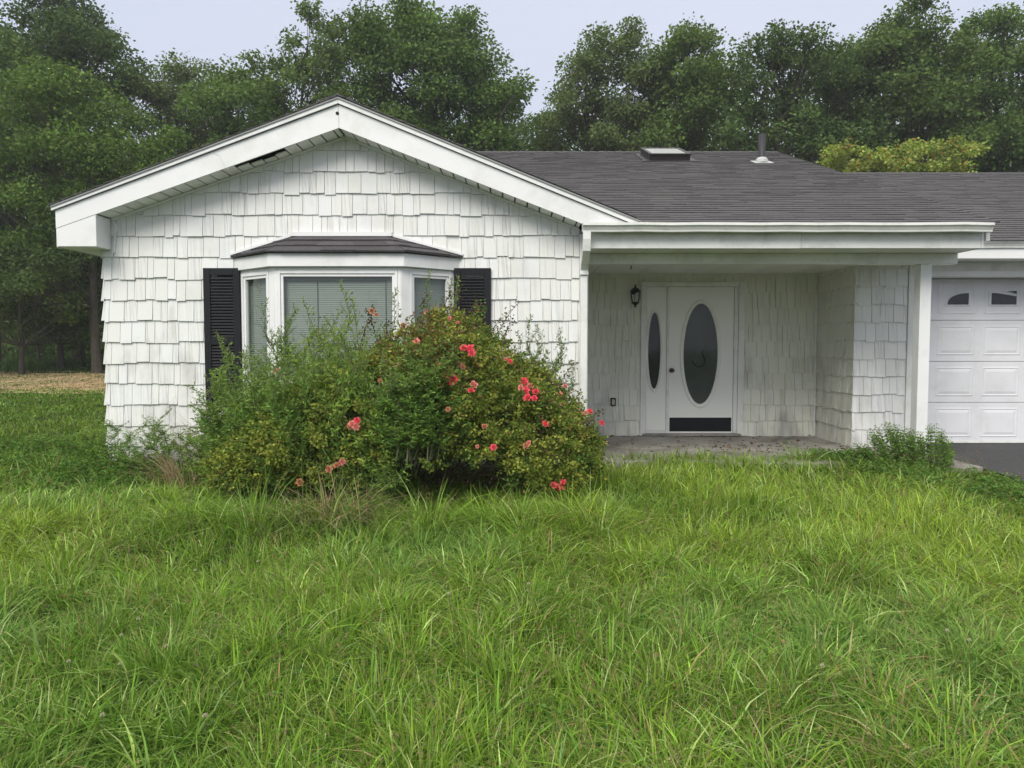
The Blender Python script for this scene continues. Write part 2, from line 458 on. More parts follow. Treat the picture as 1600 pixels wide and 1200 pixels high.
# driveway
dx = np.linspace(4.93, 11.2, 30); dy = np.linspace(-12, 9.34, 80)
def drive_x(x, y):
    return x
X_, Y_ = np.meshgrid(dx, dy)
edge = 4.95 + 0.10 * (vnoise(Y_, Y_ * 0, 1.3, 8) - 0.5) + 0.05 * (vnoise(Y_, Y_ * 0, 5, 9) - 0.5)
Xe = np.where(X_ < 5.2, edge, X_)
Vd = np.stack([Xe, Y_, np.minimum(g0(Y_) + 0.035, 0.0) - 0.003], -1).reshape(-1, 3)
nx = len(dx); i, j = np.meshgrid(np.arange(nx - 1), np.arange(len(dy) - 1)); a = (j * nx + i).ravel()
dr = np_mesh("driveway", Vd, np.stack([a, a + 1, a + nx + 1, a + nx], 1), None, M['asphalt'], smooth=True)
tag(dr, "dark asphalt driveway in front of the garage door", None, None, 'structure')

# porch slabs
PS = MB()
PS.box(0.80, 2.33, 7.9, 10.14, -0.25, -0.004)
PS.box(2.345, 4.19, 7.8, 10.14, -0.25, -0.012)
PS.box(4.193, 4.9, 7.6, 9.05, -0.25, -0.02)
tag(PS.build("porch_floor", M['concrete'], bevel=0.008), "cracked stained concrete porch slab below the front door", None, None, 'structure')

# ------------------------------------------------------------------ the house
house = empty("house", (0, 0, 0))
tag(house, "single storey white shake-clad house with grey shingle roof, bay window, porch and attached garage", "house")

WY, FY, DY, RY, GY = 7.75, 7.45, 10.15, 9.06, 9.35          # gable wall, rake plane, door wall, return face, garage door
XL, XR, XP = -4.26, 0.72, -1.725
ZP = 3.70
SL, SR = 0.370, 0.403
def zgable(x):
    return ZP - (SL * (XP - x) if x < XP else SR * (x - XP))
def zsoff(x):
    return 3.405 - (0.348 * (XP - x) if x < XP else 0.389 * (x - XP))
MS = 0.3686
def zmain(y): return 2.462 + MS * (y - 7.42)
def zgar(y): return 2.45 + 0.381 * (y - 8.60)

# wall cores (behind the shakes)
wc = MB()
wc.prism([(XL, WY, -0.3), (XR, WY, -0.3), (XR, WY, 2.44), (XP, WY, 3.40), (XL, WY, 2.52)], (0, 0.15, 0))
wc.box(XL, XL + 0.15, WY + 0.152, 20, -0.3, 2.5)
wc.box(XR - 0.15, XR, WY + 0.152, DY, -0.3, 2.44)
wc.box(XR, 4.19, DY, DY + 0.15, -0.02, 2.44)
wc.box(4.212, 4.36, RY + 0.15, DY, -0.3, 2.44)
wc.box(4.212, 4.95, RY, RY + 0.148, -0.3, 2.44)
wc.box(10.3, 11.0, RY, RY + 0.148, -0.3, 2.26)
wc.box(4.95, 10.3, RY, RY + 0.148, 2.10, 2.26)
wc.box(10.85, 11.0, RY + 0.15, 20, -0.3, 2.26)
wc.box(XL, 11.0, 20, 20.15, -0.3, 2.4)
wc.box(4.36, 4.9, DY, DY + 0.14, -0.02, 2.44)
wc.build("wall", M['trimdirty'], house)

# shake siding ------------------------------------------------
def shakes(name, P0, U, N, ulen, z0, nrow, top=None, holes=(), u0=0.0, wrange=(0.085, 0.175), seed=1, label=None, amp=1.0, mat='shake', thick=1.0):
    """rows of individual tapered shakes on the wall through P0 running along U with outward normal N"""
    r = random.Random(seed)
    mb = MB()
    e = 0.22
    P0, U, N = Vector(P0), Vector(U), Vector(N)
    rowoff = 0.0
    for k in range(nrow):
        zb = z0 + k * e
        u = u0 - r.random() * 0.08
        sag = [r.uniform(-0.006, 0.006) for _ in range(14)]
        while u < ulen:
            w = r.choice((r.uniform(*wrange), r.uniform(*wrange), r.uniform(0.06, 0.11)))
            a, b = max(u, u0), min(u + w - 0.0045, ulen)
            u += w
            if b - a < 0.015: continue
            mid = (a + b) / 2
            sg = sag[int(mid / ulen * 13) % 14]
            ztop_ = zb + e + 0.02
            drop = sg + r.choice((0, 0, 0, 0.010, 0.016, -0.006)) * amp + r.uniform(-0.003, 0.003)
            lo = zb - drop
            skip = False
            for (h0, h1, hz0, hz1) in holes:
                if a < h1 and b > h0 and lo < hz1 and ztop_ > hz0:
                    if a >= h0 - 0.02 and b <= h1 + 0.02:
                        if lo > hz0 - 0.03 and ztop_ < hz1 + 0.03: skip = True
                        elif lo < hz0: ztop_ = hz0
                        else: lo = max(lo, hz1)
                    elif a < h0: b = min(b, h0)
                    else: a = max(a, h1)
            if skip or b - a < 0.012 or ztop_ - lo < 0.03: continue
            za, zb2 = ztop_, ztop_
            if top is not None:
                xa, xb = (P0 + U * a).x, (P0 + U * b).x
                za, zb2 = min(ztop_, top(xa)), min(ztop_, top(xb))
                if za < lo + 0.01 or zb2 < lo + 0.01:
                    if max(za, zb2) < lo + 0.02: continue
                    za, zb2 = max(za, lo + 0.005), max(zb2, lo + 0.005)
            t = r.uniform(0.019, 0.029) * thick
            ti = 0.003
            def P(uu, nn, zz): return P0 + U * uu + N * nn + Vector((0, 0, zz - P0.z))
            tw = r.uniform(-0.002, 0.002)
            pts = [P(a, t, lo + tw), P(b, t, lo - tw), P(b, 0.0, lo - tw), P(a, 0.0, lo + tw),
                   P(a, ti + 0.002, za), P(b, ti + 0.002, zb2), P(b, 0.0, zb2), P(a, 0.0, za)]
            mb.hexa(pts, r.random())
    return mb.build(name, M[mat], house, label=label)

Z0G = 1.942 - 9 * 0.22
bayhole = (-2.89, -0.555, 0.55, 2.2)
shakes("shake_siding", (XL, WY, Z0G - 0.22), (1, 0, 0), (0, -1, 0), XR - XL - 0.02, Z0G - 0.22, 18, top=lambda x: zsoff(x) + 0.03,
       holes=[(bayhole[0] - XL, bayhole[1] - XL, bayhole[2], bayhole[3])], seed=5, amp=.8, label="white shakes of the street-facing gable wall")
shakes("shake_siding", (XL, WY + 0.15, Z0G - 0.22), (0, 1, 0), (-1, 0, 0), 10.5, Z0G - 0.22, 13, u0=-0.165, wrange=(0.1, 0.2), seed=8, thick=1.5, label="white shakes of the left side wall")
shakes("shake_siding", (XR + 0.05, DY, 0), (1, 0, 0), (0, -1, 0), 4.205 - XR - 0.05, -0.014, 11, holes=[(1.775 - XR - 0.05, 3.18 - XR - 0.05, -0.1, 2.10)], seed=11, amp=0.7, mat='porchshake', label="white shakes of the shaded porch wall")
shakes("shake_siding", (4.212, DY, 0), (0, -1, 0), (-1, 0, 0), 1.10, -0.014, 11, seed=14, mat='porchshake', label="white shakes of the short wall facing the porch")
shakes("shake_siding", (4.195, RY, 0), (1, 0, 0), (0, -1, 0), 0.64, -0.014, 11, seed=17, label="white shakes between porch and garage door")
# dark base strip beneath the porch shakes
bs = MB(); bs.box(3.2, 4.19, DY - 0.012, DY - 0.001, -0.02, 0.02)
bs.build("base_trim", M['trimdirty'], house)

# corner boards
cb = MB(); cb.box(XR - 0.015, XR + 0.075, WY - 0.028, WY + 0.1, -0.1, 2.40)
cb.build("corner_board", M['trim'], house, bevel=0.003, label="white corner board at the porch side of the gable wall")
cb = MB(); cb.box(4.845, 4.955, RY - 0.03, RY - 0.002, -0.02, 2.3)
cb.build("corner_board", M['trimdirty'], house, bevel=0.003, label="narrow white board beside the garage opening")
cb = MB(); cb.box(4.16, 4.185, DY - 0.03, DY - 0.003, 0.0, 2.2)
cb.build("corner_board", M['trimdirty'], house, bevel=0.003, label="thin trim in the inner porch corner")

# rakes (fascia) ---------------------------------------------
def rake(sx):
    mb = MB()
    if sx < 0:
        pts = [(XP, FY, 3.405), (XP, FY, 3.635), (-4.573, FY, 3.635 - 0.372 * (XP * -1 * -1 + 4.573)), ]
        zt = 3.632 - 0.3655 * (4.573 + XP)
        pts = [(XP, FY, 3.405), (XP, FY, 3.632), (-4.573, FY, zt), (-4.573, FY, 2.415)]
    else:
        zt = 3.632 - 0.403 * (1.20 - XP)
        pts = [(XP + 0.003, FY, 3.405), (0.72, FY, 2.455), (1.20, FY, 2.40), (1.20, FY, zt), (XP + 0.003, FY, 3.632)]
    mb.prism([(p[0], p[1] + 0.02, p[2]) for p in pts], (0, -0.02, 0))
    return mb
rake(-1).build("rake_board", M['trim'], house, label="left rake board sloping down to the boxed eave")
rake(1).build("rake_board", M['trim'], house, label="right rake board running down to the porch gutter")
def strip(sx):
    mb = MB()
    if sx < 0: A, B = (XP - 0.0015, 3.635), (-4.60, 3.635 - 0.3655 * (4.60 + XP))
    else: A, B = (XP + 0.0015, 3.635), (1.36, 3.635 - 0.403 * (1.36 - XP))
    pts = [(A[0], FY - 0.004, A[1] + 0.004), (B[0], FY - 0.004, B[1] + 0.004), (B[0], FY - 0.004, B[1] + 0.056), (A[0], FY - 0.004, A[1] + 0.056)]
    mb.prism(pts, (0, -0.022, 0))
    return mb
strip(-1).build("rake_trim", M['trim'], house)
strip(1).build("rake_trim", M['trim'], house)
hm = MB(); hm.lathe((XP + 0.0 - 0.012, FY - 0.0035, at(528, 177, FY)[1]), [(0.0, 0.0), (0.017, 0.001), (0.017, -0.002)], 12, axis='y')
hm.build("cable_hole", M['dark'], house)
# raised lifted seam on the left rake board
sm = MB()
q = [at(352, 250, FY - .004), at(358, 262, FY), at(340, 243, FY)]
sm.tube([(at(p, y_, FY - 0.003)[0], FY - 0.003, at(p, y_, FY - 0.003)[1]) for p, y_ in ((333, 239), (343, 243), (350, 257), (356, 264))], 0.002, 5)
sm.build("bent_seam", M['trimdirty'], house)

# boxed eave return at the left
bx = MB()
bx.prism([(-4.573, FY + 0.004, 2.235), (-4.172, FY + 0.004, 2.235), (-4.172, FY + 0.004, zsoff(-4.172) + 0.0), (-4.573, FY + 0.004, zsoff(-4.573))], (0, WY - FY - 0.03, 0))
bx.build("eave_return", M['trim'], house, bevel=0.003)
sb = MB()
sb.box(-4.57, -4.292, WY - 0.02, 20, 2.24, 2.30)
sb.box(-4.60, -4.575, FY + 0.05, 20, 2.235, 2.60)
sb.build("eave_board", M['trim'], house)
# little strip of bare wood by the return
wb = MB(); wb.prism([(-4.16, WY - 0.03, 2.20), (-4.135, WY - 0.03, 2.20), (-4.10, WY - 0.03, 2.50), (-4.125, WY - 0.03, 2.50)], (0, 0.02, 0))
wb.build("frieze_end", M['trimdirty'], house)

# soffit boards under the rakes: separate ribs in one part, a torn gap on the left
def soffit(sx):
    mb = MB(); r = random.Random(3 if sx < 0 else 4)
    lo, hi = (-4.16, XP - 0.005) if sx < 0 else (XP + 0.005, 0.70)
    x = lo
    while x < hi - 0.01:
        x2 = min(x + 0.125, hi)
        yf = FY + 0.022
        px = 800 + 1150 * ((x + x2) / 2) / FY
        if sx < 0 and 378 < px < 446:
            yf += 0.10 * math.sin((px - 372) / 80 * math.pi) + r.uniform(0.0, 0.03) + 0.03
        g = 0.008
        za, zb = zsoff(x + g), zsoff(x2 - g)
        dz = r.uniform(-0.002, 0.002)
        mb.hexa([(x + g, yf, za + dz), (x2 - g, yf, zb + dz), (x2 - g, WY - 0.001, zb + dz), (x + g, WY - 0.001, za + dz),
                 (x + g, yf, za + 0.012), (x2 - g, yf, zb + 0.012), (x2 - g, WY - 0.001, zb + 0.012), (x + g, WY - 0.001, za + 0.012)], r.random())
        x = x2
    return mb.build("soffit", M['soffit'], house)
soffit(-1); soffit(1)
# J-channel below soffit along the wall
def jch(sx):
    mb = MB()
    lo, hi = (-4.16, XP) if sx < 0 else (XP, 0.70)
    A, B = (lo, zsoff(lo)), (hi, zsoff(hi))
    mb.prism([(A[0], WY - 0.03, A[1] - 0.026), (B[0], WY - 0.03, B[1] - 0.026), (B[0], WY - 0.03, B[1] - 0.004), (A[0], WY - 0.03, A[1] - 0.004)], (0, 0.028, 0))
    return mb.build("soffit_channel", M['soffit'], house)
jch(-1); jch(1)
# dark attic deck seen through the tear
dk = MB()
for (a_, b_) in ((-4.5, XP), (XP, 1.1)):
    dk.prism([(a_, FY + 0.03, zgable(a_) - 0.06), (b_, FY + 0.03, zgable(b_) - 0.06), (b_, FY + 0.03, zgable(b_) - 0.04), (a_, FY + 0.03, zgable(a_) - 0.04)], (0, 3.2, 0))
dk.build("roof_deck", M['wood'], house)

# roofs ------------------------------------------------------
def tabs(mb, o, U, S, ulen, slen, e=0.125, keep=None, seed=1, w=(0.13, 0.38), rows=None):
    """asphalt shingle tabs laid up a slope: o eave corner, U along the eave, S up the slope (unit)"""
    r = random.Random(seed)
    o, U, S = Vector(o), Vector(U).normalized(), Vector(S).normalized()
    N = U.cross(S).normalized()
    if N.z < 0: N = -N
    n = int(slen / e) + 1
    for k in range(n):
        s = k * e
        s1 = min(s + e + 0.02, slen)
        u = -r.random() * 0.2
        wav = r.random() * 6
        while u < ulen:
            ww = r.uniform(*w)
            a, b = max(u, 0), min(u + ww, ulen)
            u += ww
            if b - a < 0.01: continue
            if keep and not keep(o + U * ((a + b) / 2) + S * (s + e / 2)): continue
            t = r.uniform(0.010, 0.017)
            dd = r.uniform(-0.004, 0.004) + 0.006 * math.sin(a * 1.3 + wav)
            s0 = max(s + dd, 0) if k else -0.012
            p = lambda uu, ss, nn: o + U * uu + S * ss + N * nn
            mb.hexa([p(a, s0, 0), p(b, s0, 0), p(b, s1, 0), p(a, s1, 0), p(a, s0, t), p(b, s0, t), p(b, s1, 0.002), p(a, s1, 0.002)], r.random())

XV = XP + (ZP - 2.462) / SR                      # where the gable slope meets the porch eave
YA = 7.42 + (ZP - 2.462) / MS                    # where the gable ridge dies into the main roof
slen = math.hypot(13.7 - 7.42, zmain(13.7) - 2.462)
XM0, XM1 = -4.5, 4.86
rm = MB()
yl = 7.42 + (zgable(XM0) - 2.462) / MS
rm.poly([(XM1, 7.42, 2.462), (XM1, 13.7, zmain(13.7)), (XM0, 13.7, zmain(13.7)), (XM0, yl, zmain(yl)), (XP, YA, ZP), (XV, 7.42, 2.462)], 0.2)
Sm = Vector((0, 1, MS)).normalized()
tabs(rm, (XM0, 7.42, 2.466), (1, 0, 0), Sm, XM1 - XM0, slen, keep=lambda p: zgable(p.x) < zmain(p.y) + 0.0 or p.x > XV, seed=21)
# ridge caps and back slope
r_ = random.Random(5)
x = XM0
while x < XM1 - 0.05:
    x2 = min(x + 0.16, XM1); zr = zmain(13.7)
    for sgn in (-1, 1):
        rm.hexa([(x, 13.7, zr + 0.012), (x2, 13.7, zr + 0.012), (x2, 13.7 + sgn * 0.14, zr - 0.14 * MS + 0.012), (x, 13.7 + sgn * 0.14, zr - 0.14 * MS + 0.012),
                 (x, 13.7, zr + 0.026), (x2, 13.7, zr + 0.018), (x2, 13.7 + sgn * 0.14, zr - 0.14 * MS + 0.018), (x, 13.7 + sgn * 0.14, zr - 0.14 * MS + 0.026)], r_.random())
    x = x2
rm.poly([(XM1, 13.7, zmain(13.7)), (XM1, 20.3, zmain(13.7) - 2.43), (XM0, 20.3, zmain(13.7) - 2.43), (XM0, 13.7, zmain(13.7))], 0.5)
rm.build("roof", M['roof'], house, label="main roof of grey-brown asphalt shingles")

rg = MB()
ydl = 7.42 + (zgable(-4.6) - 2.462) / MS
rg.poly([(-4.60, 7.41, zgable(-4.6)), (XP, 7.41, ZP), (XP, YA, ZP), (-4.60, ydl, zgable(-4.6))], 0.5)
rg.poly([(XP, 7.41, ZP), (XV, 7.41, 2.462), (XV, 7.42, 2.462), (XP, YA, ZP)], 0.5)
ln = math.hypot(1, SL)
tabs(rg, (-4.61, 7.405, zgable(-4.61) + 0.003), (0, 1, 0), (1 / ln, 0, SL / ln), 3.5, (4.61 + XP) * ln, keep=lambda p: zmain(p.y) < p.z, seed=31)
ln = math.hypot(1, SR)
tabs(rg, (XV + 0.02, 7.405, 2.462), (0, 1, 0), (-1 / ln, 0, SR / ln), 3.5, (XV + 0.02 - XP) * ln, keep=lambda p: zmain(p.y) < p.z, seed=33)
y = 7.405
while y < YA:
    y2 = min(y + 0.16, YA)
    for sgn, s_ in ((-1, SL), (1, SR)):
        rg.hexa([(XP, y, ZP + 0.012), (XP, y2, ZP + 0.012), (XP + sgn * 0.13, y2, ZP - 0.13 * s_ + 0.012), (XP + sgn * 0.13, y, ZP - 0.13 * s_ + 0.012),
                 (XP, y, ZP + 0.026), (XP, y2, ZP + 0.018), (XP + sgn * 0.13, y2, ZP - 0.13 * s_ + 0.018), (XP + sgn * 0.13, y, ZP - 0.13 * s_ + 0.026)], 0.5)
    y = y2
rg.build("roof", M['roof'], house, label="gable roof over the bay-window wing")

rr = MB()
rr.poly([(4.87, 8.60, 2.45), (11.3, 8.60, 2.45), (11.3, 13.7, zgar(13.7)), (4.87, 13.7, zgar(13.7))], 0.5)
rr.poly([(11.3, 13.7, zgar(13.7)), (11.3, 20.3, 2.0), (4.87, 20.3, 2.0), (4.87, 13.7, zgar(13.7))], 0.5)
tabs(rr, (4.87, 8.60, 2.453), (1, 0, 0), (0, 1, 0.381), 6.43, math.hypot(5.1, 5.1 * 0.381), seed=41)
x = 4.88
while x < 11.3:
    x2 = min(x + 0.16, 11.3); zr = zgar(13.7)
    for sgn in (-1, 1):
        rr.hexa([(x, 13.7, zr + 0.012), (x2, 13.7, zr + 0.012), (x2, 13.7 + sgn * 0.14, zr - 0.053 + 0.012), (x, 13.7 + sgn * 0.14, zr - 0.053 + 0.012),
                 (x, 13.7, zr + 0.028), (x2, 13.7, zr + 0.02), (x2, 13.7 + sgn * 0.14, zr - 0.053 + 0.02), (x, 13.7 + sgn * 0.14, zr - 0.053 + 0.028)], r_.random())
    x = x2
rr.build("roof", M['roof'], house, label="garage roof, its ridge slightly lower than the main one")
# gable step between the two roofs and its rake, and the right end of the garage
gs = MB()
gs.prism([(4.80, 7.52, 2.30), (4.80, 13.69, 2.30), (4.80, 13.69, zmain(13.69) - 0.02), (4.80, 7.52, zmain(7.52) - 0.02)], (0.04, 0, 0))
gs.build("gable_end", M['trimdirty'], house)
gs = MB()
gs.prism([(10.95, 8.8, 2.2), (10.95, 13.7, 2.2), (10.95, 13.7, zgar(13.7) - 0.03), (10.95, 8.8, zgar(8.8) - 0.03)], (0.04, 0, 0))
gs.prism([(10.95, 13.701, 2.2), (10.95, 20, 2.05), (10.95, 13.701, zgar(13.7) - 0.03)], (0.04, 0, 0))
gs.build("gable_end", M['trimdirty'], house)
# drip edges under the rake shingles
for nm, A, B in (("drip_edge", (-4.60, zgable(-4.6)), (XP, ZP)), ("drip_edge", (XP, ZP), (XV, 2.462))):
    mb = MB()
    mb.prism([(A[0], 7.412, A[1] - 0.018), (B[0], 7.412, B[1] - 0.018), (B[0], 7.412, B[1] - 0.001), (A[0], 7.412, A[1] - 0.001)], (0, 0.02, 0))
    mb.build(nm, M['drip'], house)

# gutters: K profile
def gutter(x0, x1, yb, zt, h=0.085, d=0.10):
    prof = [(yb, zt - h), (yb - d * 0.62, zt - h), (yb - d * 0.68, zt - h * 0.62), (yb - d * 0.95, zt - h * 0.35), (yb - d, zt - h * 0.3), (yb - d, zt), (yb - d + 0.008, zt),
            (yb - d + 0.008, zt - h * 0.28), (yb - d * 0.6, zt - h + 0.008), (yb - 0.006, zt - h + 0.008), (yb - 0.006, zt - 0.004), (yb, zt - 0.004)]
    mb = MB()
    n = 14
    r = random.Random(int(x0 * 10))
    xs = [x0 + (x1 - x0) * i / n for i in range(n + 1)]
    sag = [r.uniform(-0.004, 0.004) for _ in xs]
    k = len(prof); b0 = len(mb.v)
    for x_, s_ in zip(xs, sag):
        for (py, pz) in prof: mb.v.append((x_, py, pz + s_))
    for i_ in range(n):
        for q_ in range(k):
            q2 = (q_ + 1) % k
            mb.f.append((b0 + i_ * k + q_, b0 + i_ * k + q2, b0 + (i_ + 1) * k + q2, b0 + (i_ + 1) * k + q_)); mb.t.append(0.5)
    for i_, x_ in ((0, x0), (n, x1)):
        pts = [(x_, yb, zt - h + sag[i_]), (x_, yb - d * 0.62, zt - h + sag[i_]), (x_, yb - d * 0.68, zt - h * 0.62 + sag[i_]), (x_, yb - d, zt - h * 0.3 + sag[i_]), (x_, yb - d, zt + sag[i_]), (x_, yb, zt + sag[i_])]
        mb.prism(pts, (0.002 if i_ == 0 else -0.002, 0, 0))
    return mb
gutter(0.70, 4.775, 7.445, 2.458).build("gutter", M['trimdirty'], house, label="white gutter along the porch eave")
gutter(4.87, 11.25, 8.70, 2.462).build("gutter", M['trimdirty'], house, label="white gutter over the garage door")
# porch fascia, soffit, beam, post, ceiling
fb = MB(); fb.box(0.775, 2.92, 7.50, 7.525, 2.222, 2.45); fb.box(2.923, 4.738, 7.50, 7.525, 2.224, 2.45)
fb.build("fascia", M['trimdirty'], house, bevel=0.002, label="white fascia board under the porch gutter")
fe = MB(); fe.box(4.741, 4.765, 7.50, 8.68, 2.225, 2.45); fe.build("fascia_return", M['trim'], house)
ce = MB()
x = 0.80
while x < 4.73:
    ce.box(x, min(x + 0.30, 4.735) - 0.006, 7.527, DY - 0.001, 2.226, 2.24, random.random()); x += 0.30
ce.build("porch_ceiling", M['soffit'], house)
bm_ = MB(); bm_.box(0.775, 4.762, 7.92, 8.06, 2.112, 2.224); bm_.build("porch_beam", M['trimdirty'], house, bevel=0.004)
po = MB(); po.box(4.373, 4.492, 7.925, 8.05, -0.02, 2.11)
po.box(4.355, 4.51, 7.905, 8.07, -0.02, 0.05)
po.build("porch_post", M['trim'], house, bevel=0.003)
# small hook hanging from beam
hk = MB(); hk.tube([(at(986, 412, 8.1)[0], 8.1, 2.112), (at(986, 412, 8.1)[0] + 0.004, 8.1, 2.09), (at(986, 412, 8.1)[0] - 0.008, 8.1, 2.075)], 0.006, 6)
hk.build("ceiling_hook", M['iron'], house)
# downspout elbow
ds = MB()
X0 = 0.745
path = [(X0, 7.40, 2.375), (X0, 7.40, 2.30), (X0, 7.42, 2.20), (X0, 7.50, 2.14), (X0, 7.60, 2.09), (X0, 7.66, 2.03), (X0, 7.66, 1.98)]
for (a, b) in zip(path[:-1], path[1:]):
    pass
n0 = len(ds.v); w2, d2 = 0.038, 0.03
for i_, p in enumerate(path):
    pn = path[min(i_ + 1, len(path) - 1)]; pp = path[max(i_ - 1, 0)]
    d = (Vector(pn) - Vector(pp)).normalized(); nrm = Vector((1, 0, 0)).cross(d).normalized()
    for (su, sv) in ((-1, -1), (1, -1), (1, 1), (-1, 1)):
        q = Vector(p) + Vector((1, 0, 0)) * su * w2 + nrm * sv * d2; ds.v.append(tuple(q))
for i_ in range(len(path) - 1):
    for q_ in range(4):
        q2 = (q_ + 1) % 4
        ds.f.append((n0 + i_ * 4 + q_, n0 + i_ * 4 + q2, n0 + (i_ + 1) * 4 + q2, n0 + (i_ + 1) * 4 + q_)); ds.t.append(0.5)
ds.box(X0 - 0.045, X0 + 0.045, 7.63, 7.70, 1.97, 2.0)
ds.box(X0 - 0.034, X0 + 0.034, 7.652, 7.71, 0.05, 1.96)
ds.build("downspout", M['trimdirty'], house, bevel=0.003, label="short white gutter elbow turning back to the corner board")

# garage front trim -----------------------------------------
gt = MB()
gt.box(4.80, 11.25, 8.66, 8.685, 2.258, 2.44)
gt.build("fascia", M['trim'], house, label="white fascia board over the garage")
gt = MB(); gt.box(4.77, 11.2, 8.686, RY - 0.001, 2.262, 2.274); gt.build("soffit", M['soffit'], house)
gt = MB(); gt.box(4.96, 10.32, RY - 0.035, RY - 0.002, 2.078, 2.148)
gt.box(5.03, 5.10, RY - 0.03, RY + 0.25, 0.0, 2.076); gt.box(10.2, 10.3, RY - 0.03, RY + 0.25, 0.0, 2.09)
gt.box(5.102, 10.198, RY + 0.15, RY + 0.27, 2.085, 2.2)
gt.build("garage_frame", M['trim'], house, bevel=0.003)
gf = MB(); gf.box(4.96, 5.028, RY + 0.0, RY + 0.15, -0.02, 2.1); gf.build("garage_jamb", M['trimdirty'], house)

# garage door
gd = MB()
SEC = 0.5215
gx0, gx1 = 5.105, 10.195
pit = 0.585
for r4 in range(4):
    z0 = r4 * SEC; z1 = z0 + SEC - 0.006
    gd.box(gx0, gx1, GY, GY + 0.04, z0, z1)
    for c8 in range(8):
        xa = 5.385 + c8 * pit; xb = xa + 0.475
        za, zb = z0 + 0.075, z1 - 0.065
        if r4 == 3: za, zb = z0 + 0.075, z1 - 0.045; 
        # raised moulding ring and raised field
        for k_, (i0, i1, yy0, yy1) in enumerate(((0.0, 0.014, 0.0, -0.005), (0.014, 0.028, -0.005, 0.0))):
            o_ = [(xa + i0, za + i0), (xb - i0, za + i0), (xb - i0, zb - i0), (xa + i0, zb - i0)]
            n_ = [(xa + i1, za + i1), (xb - i1, za + i1), (xb - i1, zb - i1), (xa + i1, zb - i1)]
            for q_ in range(4):
                q2 = (q_ + 1) % 4
                gd.poly([(o_[q_][0], GY + yy0 - 0.001, o_[q_][1]), (o_[q2][0], GY + yy0 - 0.001, o_[q2][1]), (n_[q2][0], GY + yy1 - 0.001, n_[q2][1]), (n_[q_][0], GY + yy1 - 0.001, n_[q_][1])])
        if r4 < 3:
            i0, i1 = 0.028, 0.062
            o_ = [(xa + i0, za + i0), (xb - i0, za + i0), (xb - i0, zb - i0), (xa + i0, zb - i0)]
            n_ = [(xa + i1, za + i1), (xb - i1, za + i1), (xb - i1, zb - i1), (xa + i1, zb - i1)]
            for q_ in range(4):
                q2 = (q_ + 1) % 4
                gd.poly([(o_[q_][0], GY - 0.001, o_[q_][1]), (o_[q2][0], GY - 0.001, o_[q2][1]), (n_[q2][0], GY - 0.008, n_[q2][1]), (n_[q_][0], GY - 0.008, n_[q_][1])])
            gd.poly([(p_[0], GY - 0.008, p_[1]) for p_ in n_])
gdo = gd.build("garage_door", M['garage'], house)
# sunburst panes: the arc climbs across panes one and two and falls again over three and four
def gwin(xa, kind, flip):
    zlo, zhi = 1.757, 1.907
    w = 0.30
    n = 10
    out = []
    if kind == 0:
        x0_, x1_ = xa + 0.115, xa + 0.385
        pts = [(x0_, zlo), (x1_, zlo)] + [(x1_ - (x1_ - x0_) * math.sin(t * math.pi / 2) ** 1.0, zlo + 0.145 * math.cos(t * math.pi / 2) ** 0.8) for t in [i_ / n for i_ in range(n + 1)]][:-1]
        out.append(pts)
    else:
        x0_, x1_ = xa + 0.085, xa + 0.405
        out.append([(x0_, zlo), (x1_, zlo), (x1_, zlo + 0.105), (x0_ + 0.10, zlo + 0.142), (x0_, zlo + 0.148)])
        out.append([(x0_ + 0.16, zlo + 0.165), (x1_, zlo + 0.135), (x1_, zlo + 0.175)])
    cx = xa + 0.2375
    for pts in out:
        if flip: pts = [(2 * cx - p_[0], p_[1]) for p_ in pts][::-1]
        mg = MB(); mg.prism([(p_[0], GY - 0.002, p_[1]) for p_ in pts], (0, -0.003, 0)); mg.build("window_pane", M['garpane'], gdo)
        mc = (sum(p_[0] for p_ in pts) / len(pts), sum(p_[1] for p_ in pts) / len(pts))
        fr_ = MB()
        o2 = [(p_[0] + (p_[0] - mc[0]) * 0.10 + (0.012 if p_[0] > mc[0] else -0.012), p_[1] + (0.014 if p_[1] > mc[1] else -0.014)) for p_ in pts]
        for q_ in range(len(pts)):
            q2 = (q_ + 1) % len(pts)
            fr_.hexa([(pts[q_][0], GY - 0.001, pts[q_][1]), (pts[q2][0], GY - 0.001, pts[q2][1]), (o2[q2][0], GY - 0.001, o2[q2][1]), (o2[q_][0], GY - 0.001, o2[q_][1]),
                      (pts[q_][0], GY - 0.012, pts[q_][1]), (pts[q2][0], GY - 0.012, pts[q2][1]), (o2[q2][0], GY - 0.010, o2[q2][1]), (o2[q_][0], GY - 0.010, o2[q_][1])])
        fr_.build("window_frame", M['garage'], gdo)
m_, nt_, b_ = new_mat("garage_window"); b_.inputs["Base Color"].default_value = (0.012, 0.014, 0.02, 1); b_.inputs["Roughness"].default_value = 0.08
M['garpane'] = m_
for c8 in range(8):
    gwin(5.385 + c8 * pit, 0 if c8 in (0, 3, 4, 7) else 1, c8 in (2, 3, 6, 7))
gb = MB(); gb.box(gx0, gx1, GY - 0.006, GY - 0.001, 0.0, 0.03); gb.build("bottom_seal", M['trimdirty'], gdo)

